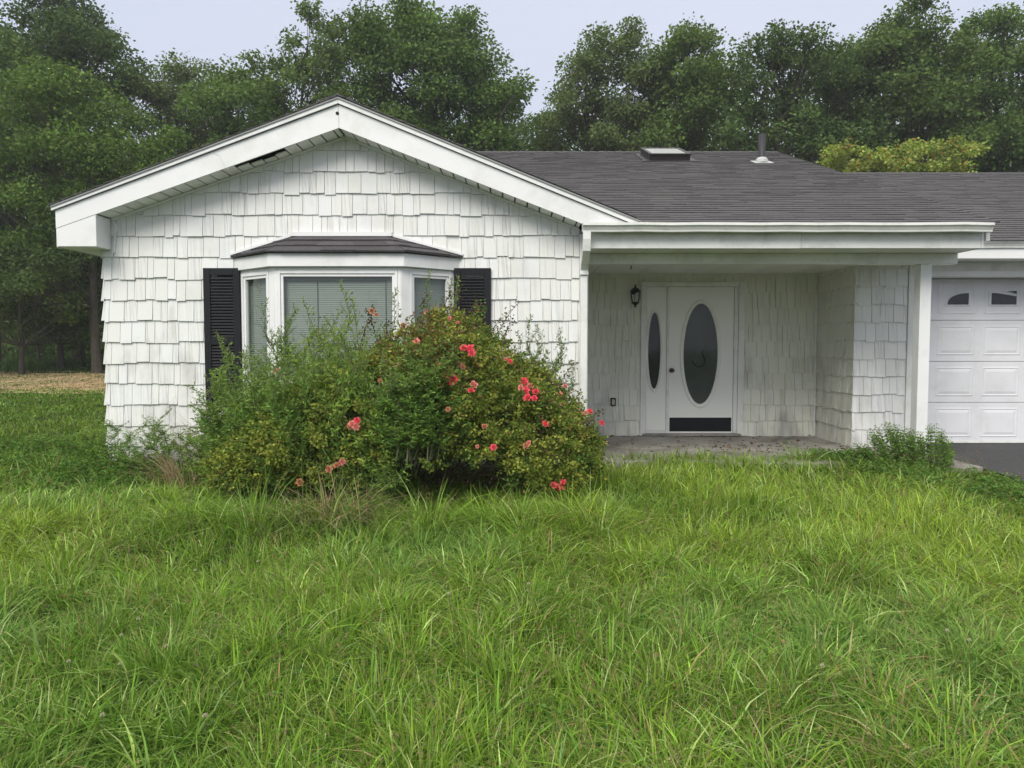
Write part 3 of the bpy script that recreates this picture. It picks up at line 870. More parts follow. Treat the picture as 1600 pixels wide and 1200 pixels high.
# front door ------------------------------------------------
def oval_ring(mb, cx, cz, y, rings, seg=56):
    """rings: (rx, rz, depth) outward y-offset"""
    n0 = len(mb.v)
    for (rx, rz, d) in rings:
        for k in range(seg):
            an = 2 * math.pi * k / seg
            mb.v.append((cx + rx * math.cos(an), y - d, cz + rz * math.sin(an)))
    for i_ in range(len(rings) - 1):
        for k in range(seg):
            k2 = (k + 1) % seg
            mb.f.append((n0 + i_ * seg + k, n0 + i_ * seg + k2, n0 + (i_ + 1) * seg + k2, n0 + (i_ + 1) * seg + k)); mb.t.append(0.5)
def oval_disc(mb, cx, cz, y, rx, rz, seg=56):
    mb.poly([(cx + rx * math.cos(2 * math.pi * k / seg), y, cz + rz * math.sin(2 * math.pi * k / seg)) for k in range(seg)][::-1])
def holed_panel(mb, x0, x1, z0, z1, cx, cz, rx, rz, y, th, seg=56):
    """rectangular slab with an oval hole"""
    for yy, s_ in ((y, 1),):
        n0 = len(mb.v)
        for k in range(seg):
            an = 2 * math.pi * (k + 0.5) / seg
            c_, s2_ = math.cos(an), math.sin(an)
            # ray from the oval centre to the rectangle
            tx = ((x1 - cx) / c_ if c_ > 0 else (x0 - cx) / c_) if abs(c_) > 1e-6 else 1e9
            tz = ((z1 - cz) / s2_ if s2_ > 0 else (z0 - cz) / s2_) if abs(s2_) > 1e-6 else 1e9
            t_ = min(tx, tz)
            mb.v.append((cx + rx * c_, yy, cz + rz * s2_)); mb.v.append((cx + c_ * t_, yy, cz + s2_ * t_))
        for k in range(seg):
            k2 = (k + 1) % seg
            mb.f.append((n0 + 2 * k, n0 + 2 * k + 1, n0 + 2 * k2 + 1, n0 + 2 * k2)); mb.t.append(0.5)
            a_, b_ = mb.v[n0 + 2 * k + 1], mb.v[n0 + 2 * k2 + 1]
            # fill the corners
            if abs(a_[0] - b_[0]) > 1e-5 and abs(a_[2] - b_[2]) > 1e-5:
                cxn = x1 if max(a_[0], b_[0]) > cx else x0; czn = z1 if max(a_[2], b_[2]) > cz else z0
                mb.poly([a_, (cxn, yy, czn), b_])
    mb.box(x0, x1, y + th, y + th + 0.003, z0, z1)
df = MB()
yW = DY
df.box(1.768, 1.84, yW - 0.045, yW - 0.002, 0.0, 2.106)
df.box(3.105, 3.185, yW - 0.045, yW - 0.002, 0.0, 2.106)
df.box(1.842, 3.103, yW - 0.045, yW - 0.002, 2.045, 2.106)
df.box(2.125, 2.158, yW - 0.035, yW - 0.002, 0.03, 2.043)
df.box(3.048, 3.103, yW - 0.03, yW - 0.002, 0.03, 2.043)
df.box(1.842, 1.852, yW - 0.025, yW - 0.002, 0.03, 2.043)
df.build("door_frame", M['trimdirty'], house, bevel=0.004)
th_ = MB(); th_.box(1.80, 3.15, yW - 0.09, yW - 0.003, -0.002, 0.028); th_.build("door_sill", M['concrete'], house, bevel=0.004)
d1 = MB()
ocx, ocz = at(1094, 553, yW)
yd = yW - 0.016
holed_panel(d1, 2.162, 3.044, 0.03, 2.04, ocx, ocz, 0.275, 0.735, yd, 0.012)
oval_ring(d1, ocx, ocz, yd, [(0.285, 0.745, 0.0), (0.283, 0.743, 0.012), (0.268, 0.728, 0.019), (0.254, 0.712, 0.012), (0.248, 0.704, 0.017), (0.236, 0.692, 0.010), (0.234, 0.689, -0.005)])
door = d1.build("front_door", M['door'], house, smooth=False)
g1 = MB(); oval_disc(g1, ocx, ocz, yd + 0.004, 0.236, 0.692); g1.build("oval_glass", M['dkglass'], door)
g2 = MB(); oval_disc(g2, ocx, ocz, yd + 0.009, 0.238, 0.694)
g2.build("lace_curtain", solid("curtain_dark", (0.085, 0.095, 0.088), 0.9, 0.25, 4.0), door)
# etched scroll hanging in the glass
sc = MB()
px = [(1082, 562), (1084, 568), (1089, 573), (1095, 573), (1100, 570), (1102, 562), (1099, 556), (1097, 549), (1100, 546)]
sc.tube([(at(a_, b_, yd)[0], yd - 0.001, at(a_, b_, yd)[1]) for a_, b_ in px], 0.008, 6)
sc.build("scroll_ornament", M['iron'], door)
kp = MB(); kp.box(2.175, 3.03, yd - 0.006, yd - 0.001, 0.055, 0.247); kp.build("kick_plate", M['black'], door, bevel=0.002)
kn = MB(); kx, kz = at(1050.5, 579, yd - 0.05)
kn.lathe((kx, yd, kz), [(0.0, 0.002), (0.033, 0.002), (0.033, 0.008), (0.014, 0.012), (0.012, 0.035), (0.024, 0.042), (0.030, 0.055), (0.026, 0.068), (0.0, 0.074)], 18, axis='y')
kn.build("door_knob", M['brass'], door, smooth=True)
s1 = MB()
scx, scz = at(1022, 548, yW)
holed_panel(s1, 1.854, 2.123, 0.075, 2.04, scx, scz, 0.112, 0.56, yd, 0.012)
oval_ring(s1, scx, scz, yd, [(0.124, 0.572, 0.0), (0.122, 0.57, 0.010), (0.112, 0.56, 0.016), (0.100, 0.546, 0.009), (0.094, 0.538, 0.013), (0.085, 0.528, 0.006), (0.083, 0.524, -0.005)])
side = s1.build("sidelight", M['door'], house)
g1 = MB(); oval_disc(g1, scx, scz, yd + 0.004, 0.085, 0.528, 40); g1.build("oval_glass", M['dkglass'], side)
g2 = MB(); oval_disc(g2, scx, scz, yd + 0.009, 0.087, 0.530, 40); g2.build("dark_backing", solid("backing_green", (0.03, 0.04, 0.038), 0.9, 0.1), side)
sp_ = MB(); sp_.box(1.853, 2.123, yd - 0.004, yd + 0.01, 0.03, 0.073); sp_.build("panel_base", M['trimdirty'], side)

# wall lantern
lx, lz = at(993, 462, 10.02)
wlb = MB()
wlb.lathe((lx, DY - 0.016, lz + 0.06), [(0.0, 0.012), (0.035, 0.012), (0.04, 0.0)], 14, axis='y')
wlb.tube([(lx, DY - 0.02, lz + 0.06), (lx, DY - 0.07, lz + 0.10), (lx, DY - 0.11, lz + 0.135), (lx, DY - 0.12, lz + 0.11)], 0.009, 8)
lant = wlb.build("wall_lantern", M['iron'], house, smooth=False)
cg = MB(); lc = (lx, DY - 0.12, lz)
cg.lathe(lc, [(0.0, 0.155), (0.008, 0.15), (0.012, 0.135), (0.006, 0.125), (0.016, 0.115), (0.05, 0.09), (0.072, 0.062), (0.076, 0.052), (0.06, 0.052)], 12)
cg.lathe(lc, [(0.0, -0.16), (0.012, -0.155), (0.02, -0.14), (0.012, -0.128), (0.03, -0.118), (0.048, -0.10), (0.05, -0.085), (0.0, -0.085)], 12)
for k in range(6):
    an = 2 * math.pi * k / 6 + 0.2
    cg.tube([(lc[0] + 0.046 * math.cos(an), lc[1] + 0.046 * math.sin(an), lc[2] - 0.09), (lc[0] + 0.062 * math.cos(an), lc[1] + 0.062 * math.sin(an), lc[2] - 0.01),
             (lc[0] + 0.066 * math.cos(an), lc[1] + 0.066 * math.sin(an), lc[2] + 0.055)], 0.0045, 5)
cg.build("lantern_cage", M['iron'], lant)
bu = MB(); bu.lathe(lc, [(0.0, 0.045), (0.012, 0.035), (0.02, 0.01), (0.014, -0.03), (0.012, -0.08)], 10)
bu.build("bulb", solid("bulb_glass", (0.6, 0.6, 0.58), 0.3, 0.02), lant, smooth=True)

# outlet
ox, oz = at(958, 628, DY - 0.02)
ob = MB(); ob.box(ox - 0.036, ox + 0.036, DY - 0.036, DY - 0.018, oz - 0.055, oz + 0.055)
outl = ob.build("electrical_outlet", M['dark'], house, bevel=0.004)
oi = MB(); oi.box(ox - 0.020, ox + 0.020, DY - 0.041, DY - 0.0365, oz - 0.036, oz + 0.036)
oi.build("socket_face", M['ivory'], outl, bevel=0.002)

# skylight and vent pipe on the main roof
Nm = Vector((0, -MS, 1)).normalized()
def roofp(x, s, n):
    return Vector((x, 7.42, 2.462)) + Sm * s + Nm * n
ys0 = 12.35; s0 = (ys0 - 7.42) / Sm.y; s1_ = s0 + 0.95
xa, xb = at(1015, 250, ys0)[0] - 0.0, at(1078, 250, ys0)[0]
def rbox(mb, x0, x1, sa, sb_, n0, n1, tint=.5):
    mb.hexa([roofp(x0, sa, n0), roofp(x1, sa, n0), roofp(x1, sb_, n0), roofp(x0, sb_, n0), roofp(x0, sa, n1), roofp(x1, sa, n1), roofp(x1, sb_, n1), roofp(x0, sb_, n1)], tint)
sk = MB()
rbox(sk, xa, xb, s0, s0 + 0.05, 0.0, 0.10); rbox(sk, xa, xb, s1_ - 0.05, s1_, 0.0, 0.10)
rbox(sk, xa, xa + 0.05, s0 + 0.052, s1_ - 0.052, 0.0, 0.10); rbox(sk, xb - 0.05, xb, s0 + 0.052, s1_ - 0.052, 0.0, 0.10)
skl = sk.build("skylight", M['metal'], house, bevel=0.004)
sf = MB(); rbox(sf, xa - 0.012, xb + 0.012, s0 - 0.012, s0 + 0.045, 0.101, 0.130); rbox(sf, xa - 0.012, xb + 0.012, s1_ - 0.045, s1_ + 0.012, 0.101, 0.130)
rbox(sf, xa - 0.012, xa + 0.045, s0 + 0.047, s1_ - 0.047, 0.101, 0.130); rbox(sf, xb - 0.045, xb + 0.012, s0 + 0.047, s1_ - 0.047, 0.101, 0.130)
sf.build("skylight_frame", M['metal'], skl, bevel=0.003)
sg = MB(); rbox(sg, xa + 0.046, xb - 0.046, s0 + 0.046, s1_ - 0.046, 0.110, 0.120)
m_, nt_, b_ = new_mat("skylight_glass"); b_.inputs["Base Color"].default_value = (0.75, 0.78, 0.78, 1); b_.inputs["Roughness"].default_value = 0.06; b_.inputs["IOR"].default_value = 1.8
sg.build("skylight_glass", m_, skl)
sfl = MB(); rbox(sfl, xa - 0.14, xb + 0.16, s0 - 0.12, s0 - 0.001, 0.018, 0.026); rbox(sfl, xa - 0.10, xa - 0.001, s0, s1_, 0.018, 0.026); rbox(sfl, xb + 0.001, xb + 0.1, s0, s1_, 0.018, 0.026)
sfl.build("flashing", M['metal'], skl)
vy = 12.15; vx, vz = at(1190, 257, vy)
vz = zmain(vy)
vp = MB(); vp.lathe((vx, vy, vz), [(0.055, -0.05), (0.055, 0.46), (0.047, 0.46), (0.047, 0.1)], 18)
vpo = vp.build("vent_pipe", M['pipe'], house, smooth=True)
vf = MB(); vf.lathe((vx, vy, vz), [(0.105, 0.0), (0.10, 0.05), (0.07, 0.085), (0.057, 0.09)], 18)
sv = (vy - 7.42) / Sm.y
rbox(vf, vx - 0.15, vx + 0.15, sv - 0.16, sv + 0.14, 0.016, 0.024)
vf.build("flashing_collar", M['alu'], vpo)

# bay window --------------------------------------------------
BY = 7.30                                            # head board front
BL, BR, BFL, BFR = -2.905, -0.54, -2.40, -1.065
hz0, hz1 = 2.02, 2.15
hb = MB()
def trap(mb, y0, xl, xr, y1, xfl, xfr, za, zb, tint=.5):
    """solid with trapezoid plan: back (y0) xl..xr, front (y1) xfl..xfr"""
    p = [(xfl, y1), (xfr, y1), (xr, y0), (xl, y0)]
    mb.hexa([(*q_, za) for q_ in p] + [(*q_, zb) for q_ in p], tint)
trap(hb, WY - 0.001, BL, BR, BY, BFL, BFR, hz0, hz1)
bay = hb.build("bay_window", M['trim'], house, bevel=0.004)
br = MB()
# hipped little roof: tabs on three slopes
rt0, rt1 = at(455, 367, WY)[0] + 0.02, at(615, 367, WY)[0] - 0.02
RZ = 2.37
ev = [(BL - 0.03, WY - 0.01, hz1 + 0.004), (BFL - 0.02, BY - 0.04, hz1 + 0.004), (BFR + 0.02, BY - 0.04, hz1 + 0.004), (BR + 0.03, WY - 0.01, hz1 + 0.004)]
tp = [(rt0, WY - 0.01, RZ), (rt0 + 0.05, WY - 0.05, RZ), (rt1 - 0.05, WY - 0.05, RZ), (rt1, WY - 0.01, RZ)]
rb_ = random.Random(9)
for s3 in range(3):
    e0, e1, t0_, t1_ = Vector(ev[s3]), Vector(ev[s3 + 1]), Vector(tp[s3]), Vector(tp[s3 + 1])
    nr = 3
    nn = (e1 - e0).cross(t0_ - e0).normalized()
    if nn.z < 0: nn = -nn
    for k in range(nr):
        f0, f1 = k / nr, min((k + 1) / nr + 0.06, 1)
        a0, a1 = e0.lerp(t0_, f0), e1.lerp(t1_, f0); b0_, b1_ = e0.lerp(t0_, f1), e1.lerp(t1_, f1)
        nt3 = max(1, int((a1 - a0).length / 0.30))
        cuts = sorted([0, 1] + [(i_ + rb_.uniform(0.25, 0.75)) / nt3 for i_ in range(nt3)])
        for c0, c1 in zip(cuts[:-1], cuts[1:]):
            if c1 - c0 < 0.01: continue
            t_ = rb_.uniform(0.014, 0.026); j_ = rb_.uniform(-0.006, 0.006)
            q_ = [a0.lerp(a1, c0) , a0.lerp(a1, c1), b0_.lerp(b1_, c1), b0_.lerp(b1_, c0)]
            dn = (q_[0] - q_[3]).normalized() * j_
            q_[0] = q_[0] + dn; q_[1] = q_[1] + dn
            br.hexa([q_[0], q_[1], q_[2], q_[3], q_[0] + nn * t_, q_[1] + nn * t_, q_[2] + nn * 0.002, q_[3] + nn * 0.002], rb_.random())
br.poly([tp[0], tp[1], tp[2], tp[3]])
br.build("bay_roof", M['bayroof'], bay)
bt = MB()
bt.box(rt0 - 0.01, rt1 + 0.01, WY - 0.07, WY - 0.012, RZ + 0.002, RZ + 0.045)
for (a_, b_) in ((ev[0], tp[0]), (ev[3], tp[3])):
    A, B = Vector(a_), Vector(b_)
    bt.prism([(A.x, WY - 0.04, A.z + 0.022), (B.x, WY - 0.04, B.z + 0.004), (B.x, WY - 0.04, B.z + 0.034), (A.x, WY - 0.04, A.z + 0.045)], (0, 0.03, 0))
bt.build("bay_flashing", M['trim'], bay)
# body of the bay
P0_, P1_, P2_, P3_ = Vector((-2.86, WY - 0.001, 0)), Vector((-2.365, BY + 0.05, 0)), Vector((-1.10, BY + 0.05, 0)), Vector((-0.575, WY - 0.001, 0))
zb0, zs0, zs1 = 0.55, 0.86, 2.018
lw = MB()
p = [P1_, P2_, P3_, P0_]
lw.hexa([Vector((q_.x, q_.y, zb0)) for q_ in p] + [Vector((q_.x, q_.y, zs0 - 0.04)) for q_ in p])
lw.build("bay_base", M['trim'], bay)
sl_ = MB(); trap(sl_, WY - 0.001, -2.90, -0.535, BY + 0.02, -2.385, -1.08, zs0 - 0.038, zs0 - 0.002); sl_.build("window_sill", M['trim'], bay, bevel=0.004)
def wall_frame(A, B, name, posts, sash, blindcol):
    """one facet of the bay between ground points A and B: corner posts, head, sash frame, pane"""
    d = (B - A); L_ = d.length; d.normalize(); n = Vector((d.y, -d.x, 0))
    if n.y > 0: n = -n
    def bx_(mb, u0, u1, o0, o1, za, zb):
        P = lambda u, o_: A + d * u + n * o_
        q_ = [P(u0, o1), P(u1, o1), P(u1, o0), P(u0, o0)]
        mb.hexa([Vector((v_.x, v_.y, za)) for v_ in q_] + [Vector((v_.x, v_.y, zb)) for v_ in q_])
    f = MB()
    l, r2 = posts
    bx_(f, 0.002, l, -0.05, 0.0, zs0, zs1); bx_(f, L_ - r2, L_ - 0.002, -0.05, 0.0, zs0, zs1)
    bx_(f, l + 0.001, L_ - r2 - 0.001, -0.05, -0.003, zs1 - 0.035, zs1)
    w = f.build("window_frame", M['trim'], bay, bevel=0.003, label=name)
    s_ = MB(); t = sash
    a_, b_ = l + 0.001, L_ - r2 - 0.001; zt = zs1 - 0.036
    for (i0, w_, o1) in ((0.0, t * 0.5, 0.006), (t * 0.5 + 0.001, t * 0.5, -0.006)):
        bx_(s_, a_ + i0, a_ + i0 + w_, -0.04, o1, zs0 + i0, zt - i0); bx_(s_, b_ - i0 - w_, b_ - i0, -0.04, o1, zs0 + i0, zt - i0)
        bx_(s_, a_ + i0 + w_ + 0.0005, b_ - i0 - w_ - 0.0005, -0.04, o1, zt - i0 - w_, zt - i0); bx_(s_, a_ + i0 + w_ + 0.0005, b_ - i0 - w_ - 0.0005, -0.04, o1, zs0 + i0, zs0 + i0 + w_)
    s_.build("sash", M['trim'], w, bevel=0.002)
    g = MB(); q0, q1 = A + d * (a_ + t) - n * 0.028, A + d * (b_ - t) - n * 0.028; g.poly([(q0.x, q0.y, zs0 + t), (q1.x, q1.y, zs0 + t), (q1.x, q1.y, zt - t), (q0.x, q0.y, zt - t)]); g.build("window_pane", M['glass'], w)
    bl = MB(); z_ = zs0 + 0.02; rb2 = random.Random(2)
    while z_ < zt - 0.05:
        P = lambda u, o_, zz: (lambda v_: (v_.x, v_.y, zz))(A + d * u + n * o_)
        tl = rb2.uniform(-0.001, 0.001)
        bl.hexa([P(a_ + 0.012, -0.066, z_), P(b_ - 0.012, -0.066, z_ + tl), P(b_ - 0.012, -0.068, z_ + tl), P(a_ + 0.012, -0.068, z_),
                 P(a_ + 0.012, -0.080, z_ + 0.0265), P(b_ - 0.012, -0.080, z_ + 0.0265 + tl), P(b_ - 0.012, -0.082, z_ + 0.0265 + tl), P(a_ + 0.012, -0.082, z_ + 0.0265)], rb2.random())
        z_ += 0.0215
    bx_(bl, a_ + 0.012, b_ - 0.012, -0.085, -0.06, zt - 0.055, zt - 0.02)
    bl.build("blind", M['blind'], w)
    if L_ > 1:
        cdm = MB()
        for u in (a_ + 0.38, b_ - 0.13):
            bx_(cdm, u, u + 0.005, -0.062, -0.058, 1.2, zt - 0.1)
        bx_(cdm, a_ + 0.03, b_ - 0.12, -0.058, -0.055, zt - 0.1, zt - 0.094)
        cdm.build("blind_cord", M['iron'], w)
    return w
wall_frame(P0_, P1_, "left angled bay window with pale blind", (0.05, 0.085), 0.06, None)
wall_frame(P1_, P2_, "wide centre bay window with closed blind", (0.035, 0.035), 0.055, None)
wall_frame(P2_, P3_, "right angled bay window with closed blind", (0.095, 0.07), 0.055, None)
rmk = MB(); p2 = [P1_ + Vector((0.1, 0.2, 0)), P2_ + Vector((-0.1, 0.2, 0)), P3_ + Vector((-0.24, 0, 0)), P0_ + Vector((0.24, 0, 0))]
rmk.hexa([Vector((q_.x, q_.y, zs0)) for q_ in p2] + [Vector((q_.x, q_.y, zs1 - 0.01)) for q_ in p2])
rmk.build("interior", M['room'], bay)

# shutters
def shutter(px0, px1, label):
    x0, x1 = at(px0, 420, 7.70)[0], at(px1, 420, 7.70)[0]
    z0, z1 = 0.60, 2.045
    yb, yf = WY - 0.022, WY - 0.055
    mb = MB(); st = 0.07
    mb.box(x0, x0 + st, yf, yb, z0, z1); mb.box(x1 - st, x1, yf, yb, z0, z1)
    zm = z0 + (z1 - z0) * 0.475
    for (a_, b_) in ((z0, z0 + 0.075), (zm - 0.04, zm + 0.04), (z1 - 0.075, z1)):
        mb.box(x0 + st + 0.0005, x1 - st - 0.0005, yf + 0.001, yb, a_, b_)
    s = mb.build("shutter", M['black'], house, bevel=0.003, label=label)
    lv = MB(); lv.box(x0 + 0.01, x1 - 0.01, yb + 0.001, yb + 0.004, z0 + 0.01, z1 - 0.01)
    for (a_, b_) in ((z0 + 0.08, zm - 0.045), (zm + 0.045, z1 - 0.08)):
        z_ = a_
        while z_ < b_ - 0.02:
            lv.hexa([(x0 + st + 0.001, yf + 0.004, z_), (x1 - st - 0.001, yf + 0.004, z_), (x1 - st - 0.001, yf + 0.009, z_), (x0 + st + 0.001, yf + 0.009, z_),
                     (x0 + st + 0.001, yb - 0.008, z_ + 0.030), (x1 - st - 0.001, yb - 0.008, z_ + 0.030), (x1 - st - 0.001, yb - 0.003, z_ + 0.030), (x0 + st + 0.001, yb - 0.003, z_ + 0.030)])
            z_ += 0.0315
    lv.build("louvres", M['black'], s)
shutter(317, 374, "black louvred shutter left of the bay window")
shutter(709, 767, "black louvred shutter right of the bay window, half hidden by the rose bush")

# ------------------------------------------------------------------ vegetation helpers
def unit(v): return v / np.maximum(np.linalg.norm(v, axis=-1, keepdims=True), 1e-9)

def leaves(C, D, length, width, colr, rng, droop=0.15, fold=0.25):
    """a quad leaf at each centre C pointing along D: kite shape with a slight fold. returns V,F,Col"""
    n = len(C)
    D = unit(D)
    R = unit(rng.normal(size=(n, 3)) * np.array([1, 1, 0.45]) + np.array([0, 0, 0.0]))
    S = unit(np.cross(D, R + np.array([0, 0, 0.01])))
    Nn = unit(np.cross(S, D))
    Nn *= np.sign(Nn[:, 2:3] + 1e-6)
    L = np.broadcast_to(np.asarray(length, float), (n,))[:, None]; W = np.broadcast_to(np.asarray(width, float), (n,))[:, None]
    b = C - D * L * 0.5
    tip = C + D * L * 0.5 - Nn * L * droop
    m = C - D * L * 0.05 + Nn * W * fold
    l = m - S * W * 0.5 - Nn * W * fold
    r = m + S * W * 0.5 - Nn * W * fold
    V = np.stack([b, l, tip, r], 1).reshape(-1, 3)
    F = np.arange(n * 4).reshape(n, 4)
    return V, F, colr

def colours(base, n, rng, v=0.25, hue=0.12):
    base = np.asarray(base, float)
    if base.ndim == 1: base = np.tile(base, (n, 1))
    k = np.exp(rng.normal(0, v, (n, 1)))
    h = 1 + rng.normal(0, hue, (n, 3)) * np.array([1, 0.35, 0.8])
    return np.clip(base * k * h, 0.002, 0.95)

def blades(P, h, az, bend, width, rng, K=4):
    """curved tapering grass blades"""
    n = len(P)
    t = np.linspace(0, 1, K)[None, :, None]
    dirv = np.stack([np.cos(az), np.sin(az), np.zeros(n)], 1)[:, None, :]
    tw = rng.normal(0, 0.9, n)
    side = np.stack([-np.sin(az + tw), np.cos(az + tw), np.zeros(n)], 1)[:, None, :]
    H = h[:, None, None]; Bn = bend[:, None, None]
    pos = P[:, None, :] + dirv * (H * Bn * t ** 1.7) + np.array([0, 0, 1.0]) * (H * (t - 0.5 * np.minimum(Bn, 1.3) * t ** 2.3))
    w = (width[:, None, None] * np.array([0.7, 1.0, 0.72, 0.08][:K] if K == 4 else np.interp(np.linspace(0, 1, K), [0, .3, .7, 1], [.7, 1, .72, .08]))[None, :, None]) * 0.5
    L = pos - side * w; R = pos + side * w
    V = np.stack([L, R], 2).reshape(-1, 3)                 # n,K,2
    base = (np.arange(n) * K * 2)[:, None]
    k = np.arange(K - 1)[None, :] * 2
    a = base + k
    F = np.stack([a, a + 1, a + 3, a + 2], -1).reshape(-1, 4)
    return V, F

def join(parts):
    Vs, Fs, Cs, o = [], [], [], 0
    for V, F, C in parts:
        Vs.append(V); Fs.append(F + o); Cs.append(C); o += len(V)
    return np.concatenate(Vs), np.concatenate(Fs), np.concatenate(Cs)

# ------------------------------------------------------------------ lawn
def house_block(x, y):
    a = (x > XL - 0.03) & (x < XR + 0.08) & (y > WY - 0.02)
    b = (x > 0.6) & (x < 4.25) & (y > 8.0 + 0.45 * vnoise(x, y, 1.5, 44))
    c = (x > 4.2) & (x < 11) & (y > 8.9)
    e_ = 4.95 + 0.10 * (vnoise(y, y * 0, 1.3, 8) - 0.5)
    d = (x > e_ + 0.02) & (y < 9.4) 
    f = (x > -2.6) & (x < -0.9) & (y > 7.4) & (y < WY)
    # grass creeps over the slab from the front left
    return a | b | c | d

def make_lawn():
    rng = np.random.default_rng(11)
    parts = []
    # sample by distance
    N = 190000
    u = rng.random(N)
    d = 1.9 * (9.6 / 1.9) ** (u ** 0.86)
    ang = rng.uniform(-0.80, 0.80, N)
    x = d * np.tan(ang) * 0.98; y = d
    # extra to the left back yard
    N2 = 78000
    y2 = rng.uniform(7.0, 17.8, N2); x2 = rng.uniform(-1.5, -0.35, N2) * y2
    x = np.concatenate([x, x2]); y = np.concatenate([y, y2])
    # tufts
    NT = 850
    td = 1.9 * (9.2 / 1.9) ** rng.random(NT); ta = rng.uniform(-0.78, 0.78, NT)
    tx = td * np.tan(ta); ty = td; tsz = rng.uniform(0.6, 1.5, NT)
    nb = 80
    tid = np.repeat(np.arange(NT), nb)
    ox_, oy_ = rng.normal(0, 0.045, NT * nb) * tsz[tid], rng.normal(0, 0.045, NT * nb) * tsz[tid]
    X = np.concatenate([x, tx[tid] + ox_]); Y = np.concatenate([y, ty[tid] + oy_])
    tuft = np.concatenate([np.zeros(len(x), bool), np.ones(NT * nb, bool)])
    taz = np.concatenate([np.zeros(len(x)), np.arctan2(oy_, ox_)])
    tsc = np.concatenate([np.ones(len(x)), tsz[tid]])
    ttone = np.concatenate([np.zeros(len(x)), rng.normal(0, 1, NT)[tid]])
    ok = ~house_block(X, Y)
    X, Y, tuft, taz, tsc, ttone = X[ok], Y[ok], tuft[ok], taz[ok], tsc[ok], ttone[ok]
    n = len(X)
    dist = np.hypot(X, Y)
    patch = vnoise(X, Y, 0.55, 1); patch2 = vnoise(X, Y, 1.6, 4); p3 = vnoise(X, Y, 4.5, 7)
    h = (0.085 + 0.11 * patch + 0.09 * patch2 * p3) * rng.uniform(0.5, 1.4, n)
    h = np.where(tuft, (0.15 + 0.10 * rng.random(n)) * np.clip(tsc, .7, 1.3), h)
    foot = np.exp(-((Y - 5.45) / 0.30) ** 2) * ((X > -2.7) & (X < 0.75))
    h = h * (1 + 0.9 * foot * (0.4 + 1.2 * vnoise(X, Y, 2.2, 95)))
    # shorter by the driveway edge and in the far side yard; taller before the bush and at the porch edge
    edge_ = np.clip((X - (0.45 * Y + 0.6)) / 1.0, 0, 1) * np.clip((Y - 4.5) / 2, 0, 1)
    h *= 1 - 0.5 * edge_
    h = np.where(Y > 9, h * 0.6, h)
    # flow direction of the lodged grass
    flow = vnoise(X, Y, 0.45, 12) * 9.0 + vnoise(X, Y, 1.9, 13) * 3.0
    az = np.where(tuft, taz + rng.normal(0, 0.5, n), flow + rng.normal(0, 1.5, n))
    bend = np.abs(rng.normal(0.6, 0.42, n)) + 0.35 * vnoise(X, Y, 1.1, 14)
    bend = np.clip(bend, 0.05, 1.4)
    width = np.maximum(0.0052 * np.where(tuft, 1.3, 1.0), dist * 0.00115) * rng.uniform(0.55, 1.5, n)
    P = np.stack([X, Y, gz(X, Y) - 0.01], 1)
    K = 4
    V, F = blades(P, h, az, bend, width, rng, K)
    green = np.array([0.188, 0.312, 0.042]); yel = np.array([0.250, 0.352, 0.048]); blu = np.array([0.170, 0.300, 0.075]); deep = np.array([0.125, 0.225, 0.028]); pale = np.array([0.36, 0.46, 0.17])
    k1 = np.clip((patch - 0.35) * 1.9 + rng.normal(0, 0.22, n), 0, 1)[:, None]
    c = green * (1 - k1) + yel * k1
    k2 = np.clip((vnoise(X, Y, 0.8, 21) - 0.66) * 3 + rng.normal(0, 0.15, n) + np.where(tuft, ttone * 0.35, 0), 0, 0.7)[:, None]
    c = c * (1 - k2) + blu * k2
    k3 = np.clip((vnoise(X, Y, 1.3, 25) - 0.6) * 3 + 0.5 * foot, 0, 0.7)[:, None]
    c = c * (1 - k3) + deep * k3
    pk = (rng.random(n) < 0.14)[:, None]; c = np.where(pk, pale, c)
    dry_ = (rng.random(n) < 0.022 + 0.05 * (vnoise(X, Y, 0.7, 31) > 0.7))[:, None]
    c = np.where(dry_, np.array([0.33, 0.26, 0.13]), c)
    side = (np.clip((-X - 4.2) / .6, 0, 1) * np.clip((Y - 7.2) / 1.2, 0, 1))[:, None] * 0.6
    c = c * (1 - side) + np.array([.095, .165, .035]) * side
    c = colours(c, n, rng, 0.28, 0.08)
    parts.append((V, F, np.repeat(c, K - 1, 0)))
    # thin flowering stalks with reddish seed heads
    ns = 3200
    dd = 2.2 * (8.5 / 2.2) ** rng.random(ns); aa = rng.uniform(-0.75, 0.75, ns)
    sx, sy = dd * np.tan(aa), dd
    ok = ~house_block(sx, sy) & (vnoise(sx, sy, 0.8, 41) > 0.35)
    sx, sy = sx[ok], sy[ok]; ns = len(sx)
    P = np.stack([sx, sy, gz(sx, sy)], 1)
    hs_ = rng.uniform(0.22, 0.38, ns); az = rng.uniform(0, 6.28, ns); bd = rng.uniform(0.1, 0.5, ns)
    V, F = blades(P, hs_, az, bd, np.maximum(0.0016, dd[ok] * 0.0005), rng)
    parts.append((V, F, np.repeat(colours([0.20, 0.19, 0.09], ns, rng), 3, 0)))
    T = P + np.stack([np.cos(az) * hs_ * bd, np.sin(az) * hs_ * bd, hs_ * (1 - 0.5 * bd)], 1)
    rep = 5
    C = np.repeat(T, rep, 0) + rng.normal(0, 0.010, (ns * rep, 3)) * np.array([1, 1, 2.0])
    D = rng.normal(0, 0.5, (ns * rep, 3)) + np.array([0, 0, 1])
    parts.append(leaves(C, D, 0.016, np.maximum(.004, np.repeat(dd[ok], rep) * 0.0009), colours([0.26, 0.17, 0.11], ns * rep, rng), rng))
    # clover and plantain leaves low in the sward
    nc = 26000
    dd = 2.0 * (6.5 / 2.0) ** rng.random(nc); aa = rng.uniform(-0.78, 0.78, nc)
    cx_, cy_ = dd * np.tan(aa), dd
